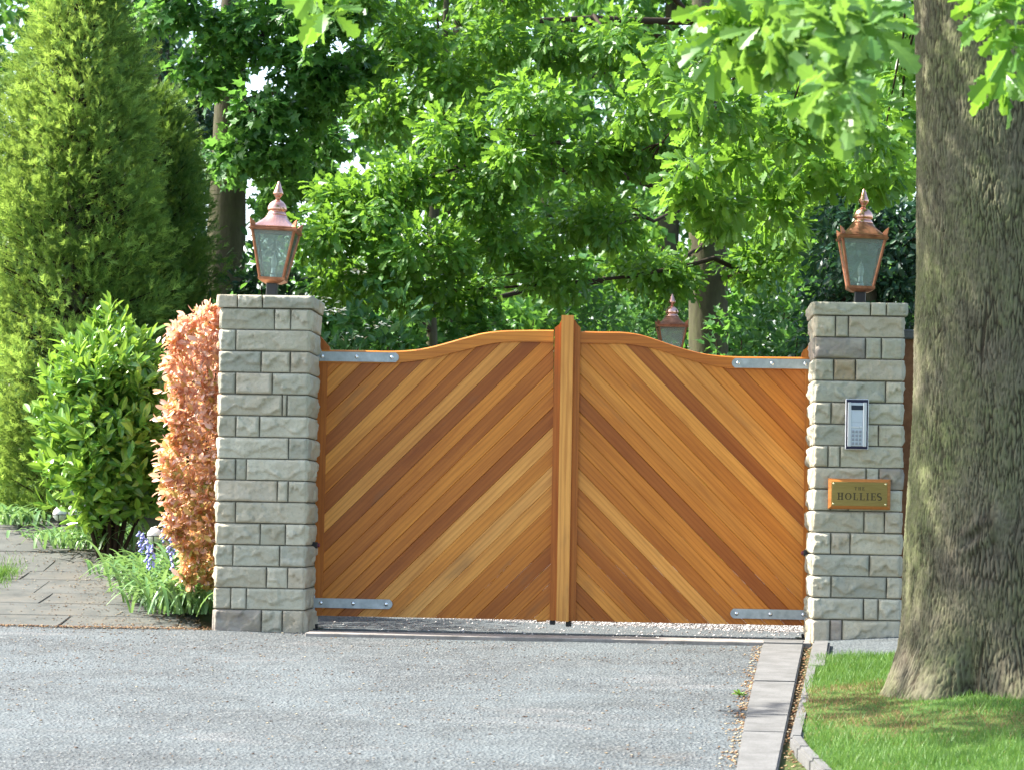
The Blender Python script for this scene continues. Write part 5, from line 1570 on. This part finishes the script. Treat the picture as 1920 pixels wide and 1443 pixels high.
# ---- cherry laurel bush
def leafy_bush(name, label, cat, Y, ctr_px, ctr_py, rx, ry, depth, n, per, tm, mt, imt, key, leaf, up, spread, dirbias, single=300, yoff=0.0, profile=None):
    c = at(ctr_px, ctr_py, Y); g = gzf(c.x, Y); base = (c.x, Y, g)
    k = mpp(Y)
    root = thing(name, label, cat, base)
    pts = []
    if profile is None:
        p = unit(RNG.normal(size=(n, 3))) * (RNG.random((n, 1)) ** 0.33) * np.array([rx * k, depth, ry * k])
        lum = 1 + 0.24 * noise3(unit(p) * 4.0, 2.0)[:, None] + 0.10 * noise3(unit(p) * 9.0, 5.0)[:, None]
        pts = np.array([c.x, Y, c.z]) + p * lum
    else:
        z0, z1 = gzf(c.x, Y) + 0.05, at(ctr_px, profile[0][0], Y).z
        zz = RNG.uniform(z0, z1, n)
        pz_ = np.array([at(ctr_px, py, Y).z for py, _, _ in profile])[::-1]
        xl_ = np.interp(zz, pz_, np.array([at(a, ctr_py, Y - depth).x for _, a, _ in profile])[::-1]); xr_ = np.interp(zz, pz_, np.array([at(b, ctr_py, Y - depth).x for _, _, b in profile])[::-1])
        u = RNG.random(n); v = RNG.random(n)
        shell = RNG.random(n)
        u = np.where(shell < 0.40, 0.06 * u, u); v = np.where((shell > 0.40) & (shell < 0.80), 0.035 * v, v)
        bul = 0.045 * noise3(np.stack([u * 3, v * 9, zz * 4], 1), 4) + 0.04 * noise3(np.stack([u * 6, v * 20, zz * 11], 1), 7) - 0.10 * (RNG.random(n) < 0.03) * RNG.random(n)
        pts = np.stack([xl_ + (xr_ - xl_) * u + bul, Y - depth + 2 * depth * v + bul, zz], 1)
    ctrs = np.repeat(np.array([[c.x, Y + 0.2, c.z - 0.3]]), n, 0)
    if profile is not None: ctrs = np.stack([np.full(n, c.x + 0.3), np.where(pts[:, 1] < Y - depth + 0.15, pts[:, 1] + 0.35, pts[:, 1] + 0.05), pts[:, 2] - 0.05], 1)
    out = unit(pts - ctrs)
    o = np.repeat(unit(out + RNG.normal(size=out.shape) * 0.3 + np.array(dirbias)), per, 0)
    p = np.repeat(pts, per, 0)
    rnd = unit(RNG.normal(size=o.shape))
    s = np.tile(np.linspace(0, 1, per), len(pts))
    d = unit(o * (0.3 + 0.6 * s[:, None]) + rnd * 0.75)
    pos = p + o * spread * s[:, None]
    nrm = unit(np.array([0, 0, up]) + out.repeat(per, 0) * 0.8 + RNG.normal(size=o.shape) * 0.35)
    if profile is not None: nrm = unit(np.array([-0.75, -0.45, 0.65]) + RNG.normal(size=o.shape) * 0.45)
    sz = leaf * RNG.uniform(0.55, 1.25, len(p))
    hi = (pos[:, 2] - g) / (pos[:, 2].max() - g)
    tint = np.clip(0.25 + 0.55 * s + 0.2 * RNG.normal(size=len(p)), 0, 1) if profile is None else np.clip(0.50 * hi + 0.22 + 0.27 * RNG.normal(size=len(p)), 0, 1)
    fr = leaf_frames(d, nrm)
    # the outermost leaves towards the viewer are built one by one
    score = np.einsum('ki,ki->k', unit(pts - ctrs).repeat(per, 0), unit(np.array(CAM_POS) - pos)) * np.linalg.norm((pos - ctrs.repeat(per, 0)) / np.array([rx * k, depth, ry * k]), axis=1)
    if profile is not None: score = -pos[:, 1] - 0.6 * pos[:, 0]
    cand = np.argsort(-score)[:single * 3]
    idx = RNG.permutation(cand)[:single]
    rest = np.ones(len(pos), bool); rest[idx] = False
    fo = obj("foliage", leaves_mesh("foliage", tm, pos[rest] - np.array(base), fr[rest], sz[rest], tint[rest]), mt, root)
    fo["kind"] = "stuff"
    single_leaves(tm, key, imt, root, pos[idx], fr[idx], sz[idx])
    stems = []
    for i in range(16):
        t_ = pts[RNG.integers(len(pts))] - np.array(base)
        s0 = np.array([t_[0] * 0.15, t_[1] * 0.15, -0.03])
        stems.append((np.array([s0, s0 + (t_ - s0) * np.array([0.4, 0.4, 0.55]), t_]), np.array([0.018, 0.012, 0.004])))
    V, Q = tubes(stems, 6); obj("stems", mesh_np("stems", V, quads=Q, smooth=True), M['twig'], root)
leafy_bush("laurel_bush", "glossy bright green laurel bush beside the path", "bush", 2.6, 210, 805, 118, 185, 0.50, 1050, 8, LONG_T, M['laurel'], M['laurel_one'], 'laurel', 0.125, 0.4, 0.13, (0, 0, 0.9))
leafy_bush("beech_hedge", "copper pink leaved beech hedge against the left pillar", "hedge", 1.55, 365, 800, 55, 230, 1.25, 2700, 4, OVAL_T, M['beech'], M['beech_one'], 'beech', 0.060, 0.35, 0.05, (-0.3, -0.3, 0.15),  # real hedge in front, deepened out of view to shade the ground under the gate
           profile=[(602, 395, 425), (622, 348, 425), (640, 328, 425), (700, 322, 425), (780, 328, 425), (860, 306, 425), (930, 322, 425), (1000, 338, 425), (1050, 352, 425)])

# ---- bluebell clumps
def clump(label, px, py, nleaf, length, flowers, spread=0.16):
    p = ground_at(px, py); base = (p.x, p.y, p.z)
    root = thing("bluebell_clump", label, "plant", base, group="bluebell clumps")
    for part in range(1):
        V, Q, TI = [], [], []
        off = 0
        for i in range(nleaf):
            a = RNG.uniform(0, 2 * math.pi); h = length * RNG.uniform(0.6, 1.1)
            b = np.array([RNG.normal() * spread * 0.7, RNG.normal() * spread, 0])
            dirv = np.array([math.cos(a), math.sin(a), 0]); t = np.linspace(0, 1, 7)
            arch = RNG.uniform(0.55, 1.25)
            path = b + dirv * (t[:, None] ** 1.3) * h * 0.8 + np.array([0, 0, 1]) * (h * (1.35 * t - arch * t ** 2.2))[:, None]
            path[:, 2] = np.maximum(path[:, 2], 0.006 + 0.01 * RNG.random())
            w_ = 0.0125 * np.sin(np.clip(t * 0.9 + 0.12, 0, 1) * math.pi) ** 0.6; w_[-1] = 0.0008
            side = np.array([-dirv[1], dirv[0], 0])
            l_, r_ = path - side * w_[:, None], path + side * w_[:, None]
            path[:, 2] -= 0.003
            vv = np.stack([l_, path, r_], 1).reshape(-1, 3); V.append(vv)
            for j in range(6):
                for s in range(2):
                    Q.append((off + j * 3 + s, off + j * 3 + s + 1, off + j * 3 + s + 4, off + j * 3 + s + 3))
            off += 21; TI.append(np.full(21, np.clip(RNG.normal(0.5, 0.25), 0, 1)))
        fo = obj("leaves", mesh_np("leaves", np.concatenate(V), quads=Q, smooth=True, tint=np.concatenate(TI)), M['bluebell'], root)
        fo["kind"] = "stuff"
    for i in range(flowers):
        a = RNG.uniform(0, 6.28); b = np.array([RNG.normal() * spread * 0.6, RNG.normal() * spread * 0.6, 0]); h = length * RNG.uniform(0.9, 1.25)
        tip = b + np.array([math.cos(a) * 0.08, math.sin(a) * 0.08, h])
        V, Q = tubes([(np.array([b, (b + tip) / 2 + np.array([0, 0, 0.02]), tip]), np.array([0.004, 0.003, 0.002]))], 5)
        st = obj("flower_stalk", mesh_np("flower_stalk", V, quads=Q), M['bluebell'], root)
        VV, QQ = [], []
        o_ = 0; paths = []
        for k_ in range(9):
            q = b + (tip - b) * (0.62 + 0.04 * k_) + np.array([0, 0, 0.012]); aa = RNG.uniform(0, 6.28)
            e = q + np.array([math.cos(aa) * 0.020, math.sin(aa) * 0.020, -0.022])
            paths.append((np.array([q, (q + e) / 2 + np.array([0, 0, .003]), e]), np.array([0.004, 0.0075, 0.0095])))
        V, Q = tubes(paths, 6)
        obj("flowers", mesh_np("flowers", V, quads=Q), M['petal'], st)
clump("large strappy bluebell clump at the foot of the left pillar", 345, 1150, 230, 0.40, 3, 0.20)
clump("bluebell clump with blue flowers below the copper hedge", 318, 1112, 190, 0.42, 12, 0.20)
clump("strappy green clump in front of the nearer globe light", 255, 1080, 150, 0.25, 0, 0.17)
clump("grassy clump under the laurel bush", 180, 1030, 190, 0.30, 0, 0.26)
clump("small grassy clump beside the farther globe light", 105, 1012, 80, 0.15, 0, 0.16)
clump("tuft of strap leaves on the lawn edge at the far left", 30, 985, 80, 0.26, 0, 0.16)
clump("bluebell tuft between the hedge and the globe light", 352, 1085, 120, 0.34, 4, 0.14)
clump("leaning strap leaf tuft on soil beside the path edge", 285, 1130, 110, 0.34, 0, 0.14)

# ---- globe path lights
def globe(label, px, py, Y):
    c = at(px, py, Y); g = gzf(c.x, Y)
    root = thing("globe_light", label, "garden light", (c.x, Y, g), group="globe path lights")
    h = c.z - g
    bm = bmesh.new(); bmesh.ops.create_uvsphere(bm, u_segments=24, v_segments=14, radius=0.052)
    gl = bm_obj("globe", bm, M['globe'], root, (0, 0, h), smooth=True)
    bm = bmesh.new()
    V, Q = tubes([(np.array([(0.0545 * math.cos(t), 0.0545 * math.sin(t), h - 0.004) for t in np.linspace(0, 2 * math.pi, 25)]), np.full(25, 0.003))], 6)
    obj("ring", mesh_np("ring", V, quads=Q, smooth=True), M['black'], root)
    V, Q = tubes([(np.array([(0, -0.0555, h - 0.004), (0, -0.045, h - 0.04), (0, 0, h - 0.062)]), np.array([0.003] * 3)), (np.array([(0, 0.0555, h - 0.004), (0, 0.045, h - 0.04), (0, 0, h - 0.062)]), np.array([0.003] * 3))], 6)
    obj("cradle", mesh_np("cradle", V, quads=Q, smooth=True), M['black'], root)
    bm_obj("spike", lathe_bm([(0.012, h - 0.075), (0.012, h - 0.055)], 10) if h < 0.08 else lathe_bm([(0.004, -0.05), (0.008, 0.0), (0.010, h - 0.07), (0.014, h - 0.056)], 10), M['black'], root)
    V, Q = tubes([(np.array([(-0.05, 0.03, h - 0.01), (-0.03, 0.03, h + 0.05), (0.01, 0.02, h + 0.062)]), np.array([0.004, 0.004, 0.003]))], 6)
    obj("cable_hook", mesh_np("cable_hook", V, quads=Q, smooth=True), M['globe'], root)
globe("white globe path light farthest along the path edge", 112, 963, 3.6)
globe("white globe path light half hidden by the laurel leaves", 140, 957, 3.9)
globe("white globe path light nearest the left pillar", 290, 1003, 1.75)

# ---- flagstone path
sheet("path_bed", -7, -2.0, 0.03, 6.5, 90, 110, M['flag'], 0.001, clip=lambda x, y: x < -2.20 - 0.16 * y - 0.035 * y * y, rough=0.002)
def path():
    root = bpy.data.objects.new("path", None); COL.objects.link(root)
    root["kind"] = "structure"; root["label"] = "worn stone flag path climbing away left of the pillar"
    rng = random.Random(4)
    y = 0.06
    for row in range(13):
        d = rng.uniform(0.30, 0.62)
        yc = y + d / 2
        xr = -2.28 - 0.16 * yc - 0.035 * yc * yc
        x = xr - 3.0; off = rng.uniform(0, 0.3)
        x += off
        while x < xr - 0.05:
            w_ = rng.uniform(0.7, 1.5); x2 = min(x + w_, xr + rng.uniform(-0.08, 0.06))
            if x2 - x > 0.12:
                j = 0.005; jt = lambda: rng.uniform(-0.006, 0.028)*rng.choice((-.3,1)) 
                c = [(x + j + jt(), y + j + jt()), (x2 - j + jt(), y + j + jt()), (x2 - j + jt(), y + d - j + jt()), (x + j + jt(), y + d - j + jt())]
                cx, cy = sum(p[0] for p in c) / 4, sum(p[1] for p in c) / 4
                h = rng.uniform(0.004, 0.009); tx, ty = rng.uniform(-0.006, 0.006), rng.uniform(-0.008, 0.008)
                bm = bmesh.new()
                top = [bm.verts.new((p[0] - cx, p[1] - cy, gzf(*p) - gzf(cx, cy) + h + tx * (p[0] - cx) + ty * (p[1] - cy))) for p in c]
                bot = [bm.verts.new((p[0] - cx, p[1] - cy, gzf(*p) - gzf(cx, cy) - 0.04)) for p in c]
                bm.faces.new(top); bm.faces.new(bot[::-1])
                for k in range(4): bm.faces.new((top[k], bot[k], bot[(k + 1) % 4], top[(k + 1) % 4]))
                bmesh.ops.bevel(bm, geom=[e for e in bm.edges], offset=0.006, segments=1, affect='EDGES')
                bm_obj("flagstone", bm, M['flag'], root, (cx, cy, gzf(cx, cy)))
            x = x2
        y += d
path()
n = 3600
yy = RNG.uniform(0.08, 4.6, n)
xr = -2.28 - 0.16 * yy - 0.035 * yy * yy
xy = np.stack([xr + 0.1 - np.abs(RNG.normal(0, 0.55, n)), yy], 1)
scatter_bits("path_litter", xy, lambda x, y: gz(x, y) + 0.010, 0.002, 0.011, M['litter'], "brown leaf litter and twigs strewn over the flag path", "litter", 0.2, bright=np.clip(RNG.normal(0.6, 0.22, len(xy)), 0, 1))
n = 1500
xy = np.stack([RNG.uniform(-4.2, -2.1, n), 0.05 + RNG.normal(0, 0.07, n)], 1)
scatter_bits("edge_litter", xy, lambda x, y: gz(x, y) + 0.006, 0.003, 0.012, M['litter'], "leaf litter and grit gathered where the path meets the driveway", "litter", 0.35, bright=np.clip(RNG.normal(0.45, 0.25, n), 0, 1))
# grass verges left of the path and behind
n = 26000
xy = np.stack([RNG.uniform(-5.4, -3.75, n), RNG.uniform(4.3, 7.5, n)], 1)
tag(blades("verge_grass", xy, gz, 0.03, 0.08, 0.003, M['grass'], 0.8), "sunny grass beyond the path at far left", "grass", kind="stuff")
pc = ground_at(8, 1085)
xy = np.stack([pc.x + RNG.normal(-0.08, 0.07, 1500), pc.y + RNG.normal(0, 0.25, 1500)], 1)
tag(blades("grass_tuft", xy, lambda x, y: gz(x, y) + 0.01, 0.02, 0.07, 0.003, M['grass'], 0.9), "weedy grass tuft growing on the path at the left edge", "grass", kind="stuff")
# small weed by the kerb
pw = ground_at(1384, 1305)
wd = thing("weed", "small bright green weed growing at the edge of the kerb slab", "weed", tuple(pw))
k = 26
a = RNG.uniform(0, 6.28, k); d = np.stack([np.cos(a), np.sin(a), RNG.uniform(0.2, 1.0, k)], 1)
obj("leaves", leaves_mesh("leaves", OVAL_T, np.abs(RNG.normal(0, 0.006, (k, 3))) + d * 0.008, leaf_frames(unit(d), np.repeat(np.array([[0, -0.3, 1.0]]), k, 0)), RNG.uniform(0.022, 0.04, k), np.full(k, 0.8)), M['grass'], wd)
